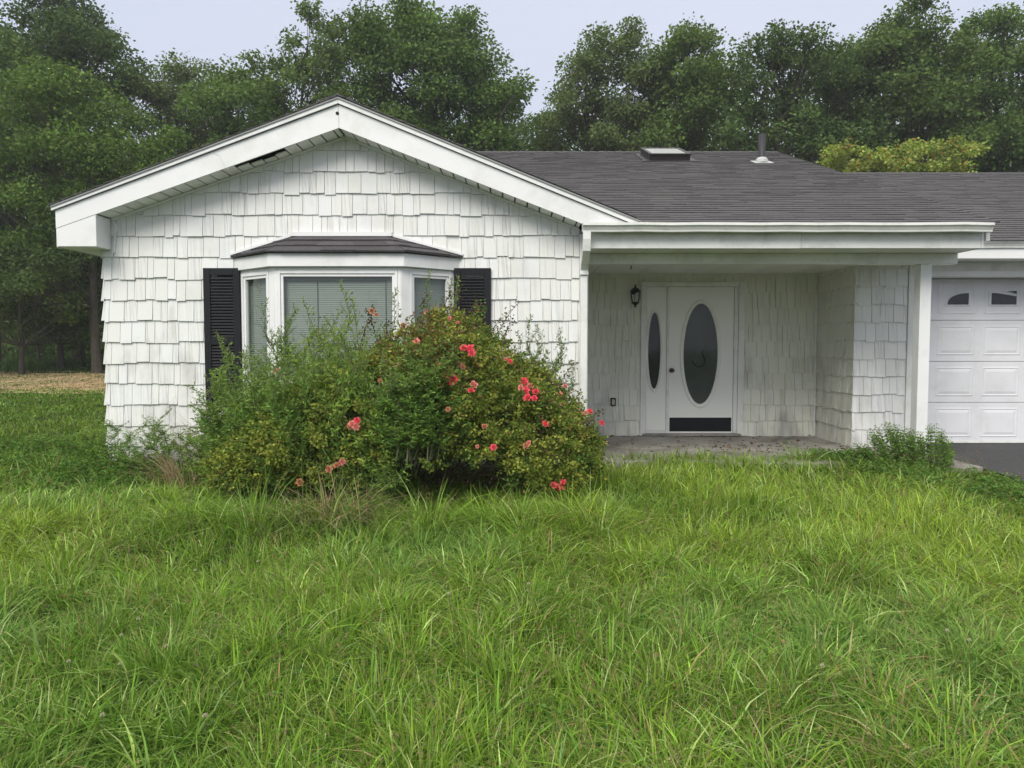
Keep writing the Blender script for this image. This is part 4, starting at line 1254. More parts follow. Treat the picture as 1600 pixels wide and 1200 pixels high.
    ok = ~house_block(cx_, cy_) & (vnoise(cx_, cy_, 0.9, 51) > 0.48)
    cx_, cy_, dd = cx_[ok], cy_[ok], dd[ok]; nc = len(cx_)
    C = np.stack([cx_, cy_, gz(cx_, cy_) + rng.uniform(0.03, 0.11, nc)], 1)
    D = np.stack([rng.normal(size=nc), rng.normal(size=nc), rng.normal(0, .25, nc)], 1)
    parts.append(leaves(C, D, 0.022, 0.018, colours([0.08, 0.17, 0.035], nc, rng), rng))
    V, F, C = join(parts)
    o = np_mesh("grass", V, F, C, M['grass'])
    tag(o, "long unmown green lawn grass in front of the house", None, None, 'stuff')
make_lawn()

# ------------------------------------------------------------------ low weeds creeping along the porch and driveway edge, and along the left wall
def weed_mat():
    rng = np.random.default_rng(23)
    n = 5200
    t = rng.random(n)
    # band from the porch corner to the right edge of the view
    x = 3.1 + 2.4 * t + rng.normal(0, 0.22, n); y = 8.35 - 2.6 * t + rng.normal(0, 0.35, n)
    k = vnoise(x, y, 1.8, 61) > 0.36
    x, y = x[k], y[k]
    k = ~house_block(x, y) | (rng.random(len(x)) < 0.06); x, y = x[k], y[k]
    n = len(x); rep = 9
    hh = np.repeat(rng.uniform(0.04, 0.17, n), rep)
    C = np.stack([np.repeat(x, rep) + rng.normal(0, 0.035, n * rep), np.repeat(y, rep) + rng.normal(0, 0.035, n * rep), np.zeros(n * rep)], 1)
    C[:, 2] = gz(C[:, 0], C[:, 1]) + hh * rng.uniform(0.3, 1.0, n * rep)
    D = np.stack([rng.normal(size=n * rep), rng.normal(size=n * rep), rng.uniform(-0.1, 0.8, n * rep)], 1)
    c = colours([0.110, 0.205, 0.040], n * rep, rng, 0.25)
    a = leaves(C, D, rng.uniform(0.025, 0.05, n * rep), rng.uniform(0.010, 0.018, n * rep), c, rng)
    o = np_mesh("weeds", *a, M['leaf'])
    tag(o, "low creeping green weeds along the lawn edge towards the driveway", None, None, 'stuff')
    # strip along the left wall foot and around its corner
    n = 3000
    x = rng.uniform(-7.2, -2.7, n); y = 7.35 + rng.normal(0, 0.28, n) + np.where(x < -4.4, rng.uniform(-.2, 1.4, n), 0)
    k = ~house_block(x, y); x, y = x[k], y[k]; n = len(x); rep = 12
    hh = np.repeat(rng.uniform(0.06, 0.26, n) * (0.6 + 0.8 * vnoise(x, y, 1.7, 77)), rep)
    C = np.stack([np.repeat(x, rep) + rng.normal(0, 0.04, n * rep), np.repeat(y, rep) + rng.normal(0, 0.04, n * rep), np.zeros(n * rep)], 1)
    C[:, 2] = gz(C[:, 0], C[:, 1]) + hh * rng.uniform(0.2, 1.0, n * rep)
    D = np.stack([rng.normal(size=n * rep), rng.normal(size=n * rep), rng.uniform(0, 1.0, n * rep)], 1)
    a = leaves(C, D, rng.uniform(0.03, 0.06, n * rep), rng.uniform(0.010, 0.02, n * rep), colours([0.090, 0.175, 0.030], n * rep, rng, 0.25), rng)
    o = np_mesh("weeds", *a, M['leaf'])
    tag(o, "mixed green weeds growing along the foot of the left wall", None, None, 'stuff')
weed_mat()

def litter():
    rng = np.random.default_rng(29)
    n = 230
    x = np.concatenate([rng.uniform(0.85, 4.15, 110), rng.normal(2.9, 0.35, 120)]); y = np.concatenate([rng.uniform(8.4, 10.1, 110), rng.normal(8.9, 0.3, 120)])
    C = np.stack([x, np.clip(y, 8.0, 10.08), np.full(n, 0.008)], 1)
    D = np.stack([rng.normal(size=n), rng.normal(size=n), np.zeros(n)], 1)
    a = leaves(C, D, rng.uniform(0.02, 0.07, n), rng.uniform(0.008, 0.025, n), colours([0.11, 0.07, 0.04], n, rng, 0.4), rng, droop=0.0)
    tag(np_mesh("leaf_litter", *a, M['dry']), "dead brown leaves scattered on the porch slab", None, None, 'stuff')
    n = 2500
    t = rng.random(n)
    x = 4.8 + rng.normal(0, 0.10, n) + 0.2 * t; y = 8.6 - 3.0 * t + rng.normal(0, 0.05, n)
    C = np.stack([x, y, gz(x, y) + 0.05 + rng.uniform(0, .02, n)], 1)
    D = np.stack([rng.normal(size=n), rng.normal(size=n), np.zeros(n)], 1)
    a = leaves(C, D, rng.uniform(0.015, 0.05, n), rng.uniform(0.006, 0.02, n), colours([0.16, 0.11, 0.06], n, rng, 0.4), rng, droop=0.0)
    tag(np_mesh("leaf_litter", *a, M['dry']), "brown leaf debris along the driveway edge", None, None, 'stuff')
litter()

# ------------------------------------------------------------------ rose bush
bush_c = (-1.15, 6.85)
TOPX = [-2.62, -2.42, -2.2, -1.95, -1.65, -1.3, -1.0, -0.72, -0.48, -0.20, 0.1, 0.36, 0.56, 0.74]
TOPZ = [0.22, 0.42, 0.62, 0.82, 0.98, 1.06, 1.22, 1.50, 1.55, 1.36, 1.06, 0.90, 0.72, 0.34]
def bush_top(x): return np.interp(x, TOPX, TOPZ)
def bush_half(x): return np.interp(x, [-2.62, -2.3, -1.85, -1.0, -0.1, 0.45, 0.76], [0.2, 0.55, 0.85, 0.98, 0.90, 0.66, 0.16])
def bush_front(x, z):
    """y of the front skin of the bush at (x, z)"""
    zt = bush_top(x); zm = 0.42 * zt
    q = np.clip((z - zm) / np.maximum(zt - zm, 0.05), -1.2, 1)
    return 6.66 - bush_half(x) * np.sqrt(np.clip(1 - q * q, 0.02, 1))

def rose_bush():
    rng = np.random.default_rng(31)
    root = empty("rose_bush", (bush_c[0], bush_c[1], float(gz(*bush_c))))
    tag(root, "big sprawling rose bush with coral pink blooms covering the lower bay window", "bush")
    off = np.array(root.location)
    # clump centres over the shell, thinner low in the middle where the dark hollow is
    cl = []
    while len(cl) < 2000:
        x = rng.uniform(-2.6, 0.73); ph = rng.uniform(-0.75, math.pi + 0.2)
        zt = float(bush_top(x)); hf = float(bush_half(x)); zm = 0.42 * zt
        core = len(cl) % 4 == 0
        rr_ = rng.uniform(0.45, 0.75) if core else rng.uniform(0.80, 1.08)
        z = zm + (zt - zm) * math.sin(ph) * rr_ * (1 if math.sin(ph) > 0 else 0.75)
        cph = math.cos(ph)
        if math.sin(ph) < 0: cph = math.copysign(abs(cph) ** 0.4, cph)
        y = 6.66 - hf * cph * rr_
        if y > 7.62 or z < -0.04: continue
        if y > 7.25 and -2.5 < x < -0.95 and z > 0.5 and rng.random() < 0.7: continue
        nz = float(vnoise(x + y * 2.1, z - y * 1.7, 3.3, 81))
        if nz < 0.47 and not core: continue
        lump = 0.72 + 0.46 * float(vnoise(x * 1.0 + y, z + y * .6, 1.9, 83))
        y = 6.66 + (y - 6.66) * lump; z = max(z * (0.9 + 0.2 * float(vnoise(x, y, 2.3, 85))), 0.02)
        if -1.2 < x < -0.12 and z < 0.33 and y < 6.5 and rng.random() < 0.94: continue
        
        cl.append((x, y, z))
    cl = np.array(cl)
    n = len(cl)
    # each clump is a shoot with compound leaves
    per = 13
    ax = unit(np.stack([cl[:, 0] - (-1.1) + rng.normal(0, .8, n), (cl[:, 1] - 6.95) * 1.6 + rng.normal(0, .4, n), 0.55 + rng.normal(0, .4, n)], 1))
    t = rng.uniform(-1, 1, (n, per))
    NC = cl[:, None, :] + ax[:, None, :] * t[..., None] * 0.085 + rng.normal(0, 0.028, (n, per, 3))
    LD = unit(rng.normal(size=(n, per, 3)) + ax[:, None, :] * 0.6 + np.array([0, -0.25, 0.1]))
    up = unit(rng.normal(0, 0.45, (n, per, 3)) + np.array([0, -0.25, 1.0]))
    sd_ = unit(np.cross(LD, up))
    # five leaflets: tip, two pairs
    fr = [(1.0, 0.0, 1.15), (0.55, 0.45, 1.0), (0.55, -0.45, 1.0), (0.12, 0.38, 0.85), (0.12, -0.38, 0.85)]
    Cs, Ds, Ls = [], [], []
    Lr = 0.055 * rng.uniform(0.8, 1.25, (n, per))[..., None]
    for a_, s_, k_ in fr:
        Cs.append(NC + LD * Lr * a_ + sd_ * Lr * s_ * 0.75); Ds.append(LD * (0.5 + (s_ == 0)) + sd_ * s_ * 2.0); Ls.append(np.full((n, per), 0.031 * k_))
    C = np.stack(Cs, 2).reshape(-1, 3); D = np.stack(Ds, 2).reshape(-1, 3); Ln = np.stack(Ls, 2).reshape(-1)
    # tones: olive, yellow-green outside low, bronze on the upper right
    X = np.repeat(cl[:, 0], per * 5); Z = np.repeat(cl[:, 2], per * 5)
    g1_, g2_, g3_, g4_ = np.array([.150, .200, .034]), np.array([.265, .300, .055]), np.array([.20, .125, .055]), np.array([.085, .145, .028])
    tone = np.repeat(rng.random(n), per * 5)
    nz = vnoise(X, Z, 2.0, 91)
    c = np.where((tone > 0.62)[:, None], g2_, g1_)
    c = np.where((tone < 0.22)[:, None], g4_, c)
    br_ = np.clip((Z - 0.85) * 0.6 + (X + 1.2) * 0.10 + (nz - 0.5) * 0.8, 0, 0.6)
    c = np.where((rng.random(len(X)) < br_)[:, None], g3_, c)
    c = np.where((rng.random(len(X)) < 0.02)[:, None], np.array([.30, .24, .06]), c)
    col_ = colours(c, len(c), rng, 0.2, 0.1)
    C = C - off
    V, F, _ = leaves(C, D, Ln, Ln * 0.62, col_, rng, droop=0.12)
    np_mesh("foliage", V, F, col_, M['leaf'], root)
    # canes
    cm_ = MB(); rr2 = random.Random(4)
    idx = rng.choice(n, 230, replace=False)
    for i_ in idx:
        p = cl[i_]
        b = Vector((p[0] * 0.45 - 0.62 + rr2.uniform(-.3, .3), 6.95 + rr2.uniform(-.25, .3), -0.05))
        e_ = Vector(p)
        mid = b.lerp(e_, 0.5) + Vector((rr2.uniform(-.08, .08), rr2.uniform(-.08, .08), 0.16 + rr2.uniform(-.04, .1)))
        pts = [b.lerp(mid, t_).lerp(mid.lerp(e_, t_), t_) - Vector(off) for t_ in (0, .2, .4, .6, .8, 1)]
        r0 = rr2.uniform(0.004, 0.008)
        cm_.tube(pts, [r0, r0 * .9, r0 * .8, r0 * .65, r0 * .5, r0 * .3], 5)
    cm_.build("canes", M['cane'], root)
    # arching shoots above the mass with sparse small bronze leaves
    shoots = [((760, 560), (810, 472)), ((740, 560), (795, 488)), ((700, 520), (722, 448)), ((720, 530), (745, 470)), ((860, 640), (893, 568)), ((560, 560), (587, 480)), ((600, 560), (610, 500)),
              ((655, 520), (668, 462)), ((500, 590), (508, 500)), ((690, 500), (706, 455)), ((780, 560), (800, 500)), ((905, 690), (936, 640)), ((890, 680), (925, 655)), ((590, 540), (578, 484)), ((470, 760), (396, 806))]
    pc, pd, pcol = [], [], []
    for (a_, b_) in shoots:
        ys = 6.75 if b_[1] < 600 else 6.3
        A = Vector((at(*a_, ys)[0], ys, at(*a_, ys)[1])); B = Vector((at(*b_, ys)[0], ys - 0.1, at(*b_, ys - 0.1)[1]))
        mid = A.lerp(B, 0.55) + Vector(((A.x - B.x) * 0.15, -0.03, 0.03))
        pts = [A.lerp(mid, t_).lerp(mid.lerp(B, t_), t_) for t_ in (0, .25, .5, .75, 1)]
        sb_ = MB(); sb_.tube([p - Vector(off) for p in pts], [.004, .0035, .003, .0025, .0015], 5)
        sb_.build("shoot", M['cane'], root)
        for t_ in np.linspace(0.15, 1, 12):
            q = A.lerp(mid, t_).lerp(mid.lerp(B, t_), t_)
            for _ in range(5):
                pc.append(np.array(q) + rng.normal(0, 0.02, 3)); pd.append(rng.normal(size=3) + np.array([0, 0, .5]))
                pcol.append([.12, .075, .035] if rng.random() < 0.55 else [.075, .11, .025])
    pc = np.array(pc) - off; pd = np.array(pd); pcol = colours(np.array(pcol), len(pcol), rng)
    V, F, _ = leaves(pc, pd, 0.027, 0.015, pcol, rng)
    np_mesh("shoot_leaves", V, F, pcol, M['leaf'], root)
    # blooms: (px, py, size, kind) kind 0 fresh coral, 1 pale pink, 2 faded brown-orange
    fl = [(724, 543, 1, 0), (735, 545, 1.15, 0), (737, 552, 1, 0), (686, 572, .8, 0), (723, 572, .8, 1), (696, 588, .9, 0), (708, 594, 1.35, 0), (740, 601, 1.1, 1), (736, 610, .9, 0), (797, 565, .8, 0), (790, 561, .6, 1),
          (819, 596, 1.1, 0), (821, 609, 1.2, 0), (828, 604, 1, 1), (837, 612, 1.05, 0), (824, 621, 1.1, 0), (835, 622, .9, 0), (814, 606, .9, 1), (883, 603, .8, 1), (874, 615, .8, 1), (880, 633, .8, 2), (862, 626, .7, 2),
          (922, 643, 1, 0), (915, 645, .7, 1), (940, 661, .9, 0), (852, 662, 1, 0), (771, 699, .85, 0), (746, 698, .6, 1), (757, 666, .8, 2), (822, 696, .9, 2), (826, 692, .7, 1),
          (865, 758, 1, 0), (877, 760, 1, 0), (880, 753, .8, 0), (872, 764, .7, 0), (650, 533, 1, 1), (642, 512, .9, 1), (646, 520, .9, 2), (575, 556, 1, 1), (570, 560, .8, 2), (667, 488, .8, 1), (581, 486, .9, 2), (588, 492, .7, 2),
          (550, 662, 1, 1), (558, 657, .9, 0), (556, 667, 1, 1), (546, 667, .7, 2), (562, 582, .9, 2), (431, 580, .9, 1), (514, 733, 1, 2), (526, 727, .9, 2), (535, 722, .9, 1), (468, 754, 1.1, 2), (630, 508, .8, 2), (527, 600, .7, 2), (700, 640, .7, 2), (594, 595, .7, 2), (715, 504, .6, 1), (702, 497, .6, 1)]
    pal = [np.array([0.82, 0.105, 0.150]), np.array([0.72, 0.26, 0.23]), np.array([0.50, 0.22, 0.13])]
    for (fx, fy, sz, kd) in fl:
        Y = 6.5
        for _ in range(6):
            xx, zz = at(fx, fy, Y); Y = float(bush_front(xx, zz)) - 0.09
        if fy < 520: Y = min(Y, 6.65)
        Y = max(Y, 5.6)
        xx, zz = at(fx, fy, Y)
        R = 0.023 * sz
        prts = []
        face = np.array([rng.normal(0, .35), -0.8, 0.55 + rng.normal(0, .25)]); face = face / np.linalg.norm(face)
        t1 = np.cross(face, [0, 0, 1.0]); t1 /= np.linalg.norm(t1); t2 = np.cross(face, t1)
        for ring, (npet, rad, tilt, pl) in enumerate(((6, 0.95, 0.2, 1.15), (6, 0.6, 0.75, 1.0), (5, 0.28, 1.6, 0.8))):
            an = np.linspace(0, 2 * math.pi, npet, endpoint=False) + ring * 0.5 + rng.normal(0, .15, npet)
            rd = np.cos(an)[:, None] * t1 + np.sin(an)[:, None] * t2
            C = np.array([xx, Y, zz]) - off + rd * R * rad + face * R * (0.25 * ring) + rng.normal(0, R * .08, (npet, 3))
            D = rd + face * tilt
            # petals: side vector tangential so that they face the viewer
            S = np.cross(unit(D), face); S = unit(S); Dn = unit(D)
            L_ = R * pl; W_ = R * 1.25
            V = np.stack([C - Dn * L_ * .6, C - S * W_ * .5 + face * R * .12, C + Dn * L_ * .55, C + S * W_ * .5 + face * R * .12], 1).reshape(-1, 3)
            prts.append((V, np.arange(npet * 4).reshape(npet, 4), colours(pal[kd] * (1.0 if ring < 2 else 0.8), npet, rng, .12, .06)))
        V, F, Cc = join(prts)
        np_mesh("rose_flower", V, F, Cc, M['petal'], root)
    return root
rose_bush()

# ------------------------------------------------------------------ mugwort stalks
def mugwort_meshes(seed, feathery=1.0, tone=(0.062, 0.125, 0.040)):
    """one metre tall upright stalk with short side shoots and narrow divided leaves; returns two meshes"""
    rng = np.random.default_rng(seed); rr_ = random.Random(seed)
    st = MB()
    wob = [Vector((rr_.uniform(-.03, .03) * k, rr_.uniform(-.03, .03) * k, k / 6)) for k in range(7)]
    st.tube(wob, [.005, .0045, .004, .0035, .003, .002, .001], 5)
    C, D, L, W = [], [], [], []
    def spine(t):
        k = min(int(t * 6), 5); return wob[k].lerp(wob[k + 1], t * 6 - k)
    t = 0.12
    while t < 0.99:
        az = rr_.uniform(0, 6.28)
        bl = (0.16 if t < .5 else 0.16 * (1.02 - t) / .52 + .015) * rr_.uniform(.6, 1.2)
        d = Vector((math.cos(az), math.sin(az), rr_.uniform(.5, 1.1))).normalized()
        p = spine(t)
        st.tube([p, p + d * bl * .6, p + d * bl + Vector((0, 0, bl * .12))], [.0018, .0014, .0008], 4, cap=False)
        for q in np.linspace(0.12, 1, max(2, int(bl / 0.022))):
            base = p + d * bl * q + Vector((0, 0, bl * .12 * q * q))
            for s_ in range(5 if t < .75 else 3):
                ld = (d * .6 + Vector((rr_.gauss(0, .7), rr_.gauss(0, .7), rr_.gauss(.15, .5)))).normalized()
                ll = (0.038 if t < .8 else .030) * rr_.uniform(.7, 1.2)
                C.append(np.array(base + ld * ll * .5)); D.append(np.array(ld)); L.append(ll); W.append(ll * .20 + .0015)
        t += 0.015 if t > .3 else 0.024
    C, D = np.array(C), np.array(D)
    cc = colours(tone, len(C), rng, .22, .1)
    tipk = np.clip((C[:, 2] - .7) / .3, 0, 1)[:, None]
    cc = cc * (1 - tipk * .5) + np.array([.18, .25, .07]) * tipk * .5
    V, F, _ = leaves(C, D, np.array(L), np.array(W), cc, rng, droop=.1, fold=.1)
    so = st.build("stem", M['stem']); lo = np_mesh("foliage", V, F, cc, M['leaf'])
    return so, lo

protos = []
for k, (sd0, tone) in enumerate(((1, (.175, .285, .062)), (2, (.225, .340, .066)), (3, (.165, .235, .100)), (4, (.155, .27, .055)))):
    so, lo = mugwort_meshes(sd0, tone=tone)
    protos.append((so.data, lo.data))
    bpy.data.objects.remove(so); bpy.data.objects.remove(lo)
def weed(px, pyt, Y, label, group, k=0, widen=1.0, zbase=None, front=None):
    if front is not None:
        xx, zz = at(px, pyt + 60, Y); Y = float(bush_front(xx, max(zz * .6, .1))) + front
    x, zt = at(px, pyt, Y)
    zb = float(gz(x, Y)) if zbase is None else zbase
    h = max(zt - zb, 0.15)
    r = empty("mugwort_weed", (x, Y, zb), random.uniform(0, 6.28))
    r.scale = (h * 0.0 + widen, widen, h)
    r.rotation_euler = (random.uniform(-.05, .05), random.uniform(-.06, .06), r.rotation_euler[2])
    tag(r, label, "weed", group)
    for nm, me in zip(("stem", "foliage"), protos[k]):
        o = bpy.data.objects.new(nm, me); col.objects.link(o); o.parent = r
    return r
gA = "tall feathery weeds growing up through the rose bush"
spec = [  # px, top py, Y, proto, label, width
 (342, 522, 7.10, 1, "tall weed stalk in front of the left shutter", .9), (358, 540, 7.0, 0, "weed stalk just right of the tallest one by the left shutter", .9), (378, 552, 6.95, 1, "leafy weed between the left shutter and the angled bay window", 1.0),
 (402, 520, 6.9, 0, "feathery weed before the left angled bay pane", 1.1), (420, 480, 6.8, 3, "weed stalk reaching beside the left mullion of the bay window", 1.0), (430, 468, 6.95, 2, "thin dark weed tip against the left white mullion", .7),
 (452, 505, 6.8, 0, "weed at the left edge of the centre pane", 1.0), (468, 470, 6.75, 1, "slender pale weed in the left third of the centre pane", .8), (482, 520, 6.7, 0, "short feathery weed low in the centre pane", 1.0),
 (497, 482, 6.8, 0, "weed tip over the centre pane, left of its tallest weed", .8), (524, 445, 6.75, 1, "tallest bright weed spike over the middle of the centre pane", .95), (541, 500, 6.7, 0, "weed right beside the tallest spike over the centre pane", 1.0),
 (558, 474, 6.8, 1, "pale weed spike over the right half of the centre pane", .8), (610, 455, 6.75, 2, "weed spike at the right edge of the centre pane", .85), (600, 530, 6.6, 0, "feathery weed at the crown of the rose bush", 1.1),
 (685, 425, 6.9, 2, "thin weed tip before the right angled bay pane", .75), (718, 440, 6.95, 2, "weed stalk in front of the right shutter, its left one", .8), (732, 432, 7.0, 0, "weed stalk in front of the right shutter, its right one", .8),
 (622, 560, 6.25, 0, "dense green weed plume in the front middle of the rose bush", 1.3), (640, 580, 6.2, 2, "bluish weed plume beside the coral blooms at the bush front", 1.3), (656, 600, 6.15, 0, "hanging weed plume above the dark hollow of the bush", 1.2),
 (590, 600, 6.2, 1, "bright weed left of the dark hollow of the bush", 1.2), (575, 660, 6.05, 1, "low bright weed at the front foot of the bush", 1.3), (545, 640, 6.1, 0, "low weed left of the bright one at the foot of the bush", 1.2),
 (318, 655, 7.0, 0, "feathery weed at the far left foot of the rose bush", 1.2), (322, 610, 7.0, 0, "feathery weed below the left shutter", 1.2), (345, 600, 6.75, 3, "broad weed below the left shutter, nearer the camera", 1.2), (368, 610, 6.6, 0, "broad weed at the left flank of the bush", 1.3),
 (392, 590, 6.55, 0, "broad feathery weed on the left slope of the bush", 1.3), (335, 650, 6.5, 1, "low weed in front of the left flank of the bush", 1.3), (412, 570, 6.6, 3, "feathery weed rising from the left slope of the bush", 1.1),
 (440, 560, 6.6, 0, "weed on the left shoulder of the bush", 1.1), (820, 510, 7.1, 2, "grey-green weed left in the group before the right wall", .9), (837, 495, 7.15, 2, "tallest grey-green weed before the right part of the wall", .85), (852, 530, 7.1, 2, "grey-green weed right of the tallest one before the wall", .9),
 (868, 515, 7.15, 2, "slim grey-green weed near the porch corner", .8), (800, 520, 7.1, 2, "grey-green weed beside the right shutter edge", .9), (885, 565, 7.1, 2, "outermost grey-green weed by the white corner board", .8), (845, 560, 6.95, 2, "bushy grey-green weed low before the right wall", 1.1), (828, 560, 6.95, 2, "second bushy grey-green weed low before the right wall", 1.1),
]
for (px, py, Y, k, lb, wd) in spec:
    weed(px, py, Y, lb, gA, k, wd * 1.2, front=(0.12 if Y < 6.7 else None), zbase=(.34 if 'plume' in lb else None))
# the thick stand on the left flank and up the middle of the bush
rs = random.Random(77)
lowstand = []
for k in range(46):
    if k < 30:
        px = 335 + (600 - 335) * (k + rs.random()) / 30
        top = np.interp(px, [318, 345, 380, 430, 470, 520, 560, 600], [625, 590, 560, 535, 525, 505, 520, 515]) + rs.uniform(-12, 30)
        dy = rs.choice((.08, .25, .45, .6))
    else:
        px = rs.gauss(638, 26); top = rs.uniform(525, 610); dy = rs.uniform(-.03, .08)
    lowstand.append((px, top, dy))
for px, top, dy in lowstand:
    flank = px < 602
    weed(px, top, 6.4, "feathery green weed in the thick stand on the left flank of the rose bush" if flank else "feathery green weed in the plume running down the middle front of the rose bush",
         "thick stand of feathery weeds on the left flank" if flank else "plume of feathery weeds down the middle of the bush", rs.choice((0, 1, 3, 0)), rs.uniform(.95, 1.35), front=dy, zbase=None if flank else .34)
gB = "weeds at the foot of the left wall"
for (px, py, Y, k, lb) in [(174, 640, 7.4, 0, "weed at the left corner of the wall foot"), (196, 664, 7.35, 3, "short weed just right of the left wall corner"), (229, 664, 7.4, 0, "weed a little right of the left wall corner"),
        (251, 640, 7.4, 3, "tall pointed weed at the foot of the left wall"), (264, 648, 7.35, 0, "weed beside the tall pointed one at the left wall"), (284, 656, 7.4, 0, "weed at the wall foot near the bush"),
        (150, 645, 8.2, 1, "yellowish weed outside the left wall corner"), (135, 662, 8.4, 1, "short weed out in the grass left of the wall"), (60, 668, 8.2, 0, "weed at the left edge of the yard"), (105, 672, 8.0, 3, "low weed between the yard edge and the wall corner"), (212, 680, 7.2, 3, "small weed low before the left wall")]:
    weed(px, py, Y, lb, gB, k, 1.0)

# leafy weed patch at the porch post: one bushy plant
def leafy_shrub():
    rng = np.random.default_rng(47)
    root = empty("leafy_weed_clump", (4.45, 7.75, -0.05))
    tag(root, "bright green leafy weed clump at the foot of the porch post", "bush")
    off = np.array(root.location)
    pc, pd, ln = [], [], []
    st = MB(); rr_ = random.Random(6)
    for s_ in range(110):
        px = rr_.uniform(1318, 1488); top = {0: 690}.get(9, 0)
        prof = np.interp(px, [1315, 1345, 1370, 1385, 1410, 1440, 1455, 1475, 1490], [706, 690, 664, 660, 668, 676, 660, 670, 694])
        py = prof + rr_.uniform(0, 26) * rr_.random()
        Y = rr_.uniform(7.45, 7.85)
        x, z = at(px, py, Y)
        b = Vector((x + (4.45 - x) * .35, Y, float(gz(x, Y)))); e_ = Vector((x, Y, z))
        st.tube([b - Vector(off), b.lerp(e_, .5) - Vector(off) + Vector((0, 0, .02)), e_ - Vector(off)], [.004, .003, .0015], 4)
        for t in np.linspace(.1, 1, 13):
            q = b.lerp(e_, t)
            for _ in range(5):
                az = rr_.uniform(0, 6.28); d = np.array([math.cos(az), math.sin(az), rr_.uniform(0, .7)])
                pc.append(np.array(q) + d * .022 - off); pd.append(d); ln.append(rr_.uniform(.032, .052) * (1 - .45 * (t > .9)))
    st.build("stems", M['stem'], root)
    pc, pd, ln = np.array(pc), np.array(pd), np.array(ln)
    cc = colours([.140, .245, .050], len(pc), rng, .2, .08)
    V, F, _ = leaves(pc, pd, ln, ln * .33, cc, rng)
    np_mesh("foliage", V, F, cc, M['leaf'], root)
leafy_shrub()

# dry grass tufts
def dry_tuft(name, c, n, h, spread, bend, az0, azs, colr, label, w=.005, mixg=.35, seed=1):
    rng = np.random.default_rng(seed)
    z = float(gz(c[0], c[1]))
    root_off = np.array([c[0], c[1], z])
    P = np.stack([rng.normal(0, spread, n), rng.normal(0, spread * .5, n), np.zeros(n)], 1)
    V, F = blades(P, rng.uniform(.6, 1.1, n) * h, rng.normal(az0, azs, n), np.abs(rng.normal(bend, .3, n)), rng.uniform(.6, 1.3, n) * w, rng, 6)
    cc = np.where((rng.random(n) < mixg)[:, None], np.array([.10, .16, .05]), np.asarray(colr))
    cc = colours(cc, n, rng, .2, .06)
    o = np_mesh(name, V, F, np.repeat(cc, 5, 0), M['dry'])
    o.location = root_off
    tag(o, label, "grass tuft")
dry_tuft("dry_grass_tuft", (-1.30, 5.50), 420, .60, .19, .8, -1.3, 1.0, (.36, .28, .17), "pale dry grass tuft hanging out of the bush foot", w=.006, seed=2, mixg=.3)
dry_tuft("dry_grass_tuft", (-3.1, 6.8), 150, .62, .08, .9, 2.6, .5, (.30, .215, .13), "bent straw stalks by the left wall foot", w=.004, mixg=.1, seed=3)
dry_tuft("dry_grass_tuft", (-2.85, 7.0), 90, 1.15, .12, .5, 2.7, .7, (.30, .20, .13), "tall thin straw stalks in front of the left shutter", w=.003, mixg=.1, seed=5)
# straw stem with pale pods sticking out at the bush's lower left is one of the shoots; clover heads in the lawn:
def clover_heads():
    cr_ = np.random.default_rng(3)
    pts = [(403, 877), (305, 891), (216, 967), (260, 1009), (188, 1037), (190, 992), (320, 1118), (107, 1033), (160, 1117), (702, 928), (826, 912), (1282, 990), (1285, 1040), (1480, 985), (1515, 1000)]
    base = None
    for i_, (px, py) in enumerate(pts):
        t = (600 - py) / 1150; c, s = math.cos(PITCH), math.sin(PITCH)
        zz = -0.12
        Y = (zz - EYE) * (c + t * s) / (t * c - s)
        x = at(px, py, Y)[0]; g = float(gz(x, Y))
        hh = 0.2
        Y = (g + hh - EYE) * (c + t * s) / (t * c - s); x = at(px, py, Y)[0]
        if base is None:
            st = MB(); st.tube([(0, 0, -.2), (.005, 0, -.1), (0, 0, 0)], [.0018, .0015, .0012], 5)
            n = 70; v = unit(cr_.normal(size=(n, 3))); v[:, 2] = np.abs(v[:, 2]) * 1.2 - .3
            cc = colours([.52, .50, .40], n, cr_, .1, .04)
            V, F, _ = leaves(v * .006, v, .007, .0035, cc, cr_)
            so = st.build("stem", M['stem']); ho = np_mesh("flower_head", V, F, cc, M['petal'])
            base = (so.data, ho.data); bpy.data.objects.remove(so); bpy.data.objects.remove(ho)
        r = empty("clover_flower", (x, Y, g + hh))
        where = "left" if px < 500 else ("middle" if px < 1000 else "right")
        tag(r, "small white clover head on a thin stem in the long lawn grass", "flower", "white clover heads dotted through the lawn")
        for nm, me in zip(("stem", "flower_head"), base):
            o = bpy.data.objects.new(nm, me); col.objects.link(o); o.parent = r
clover_heads()

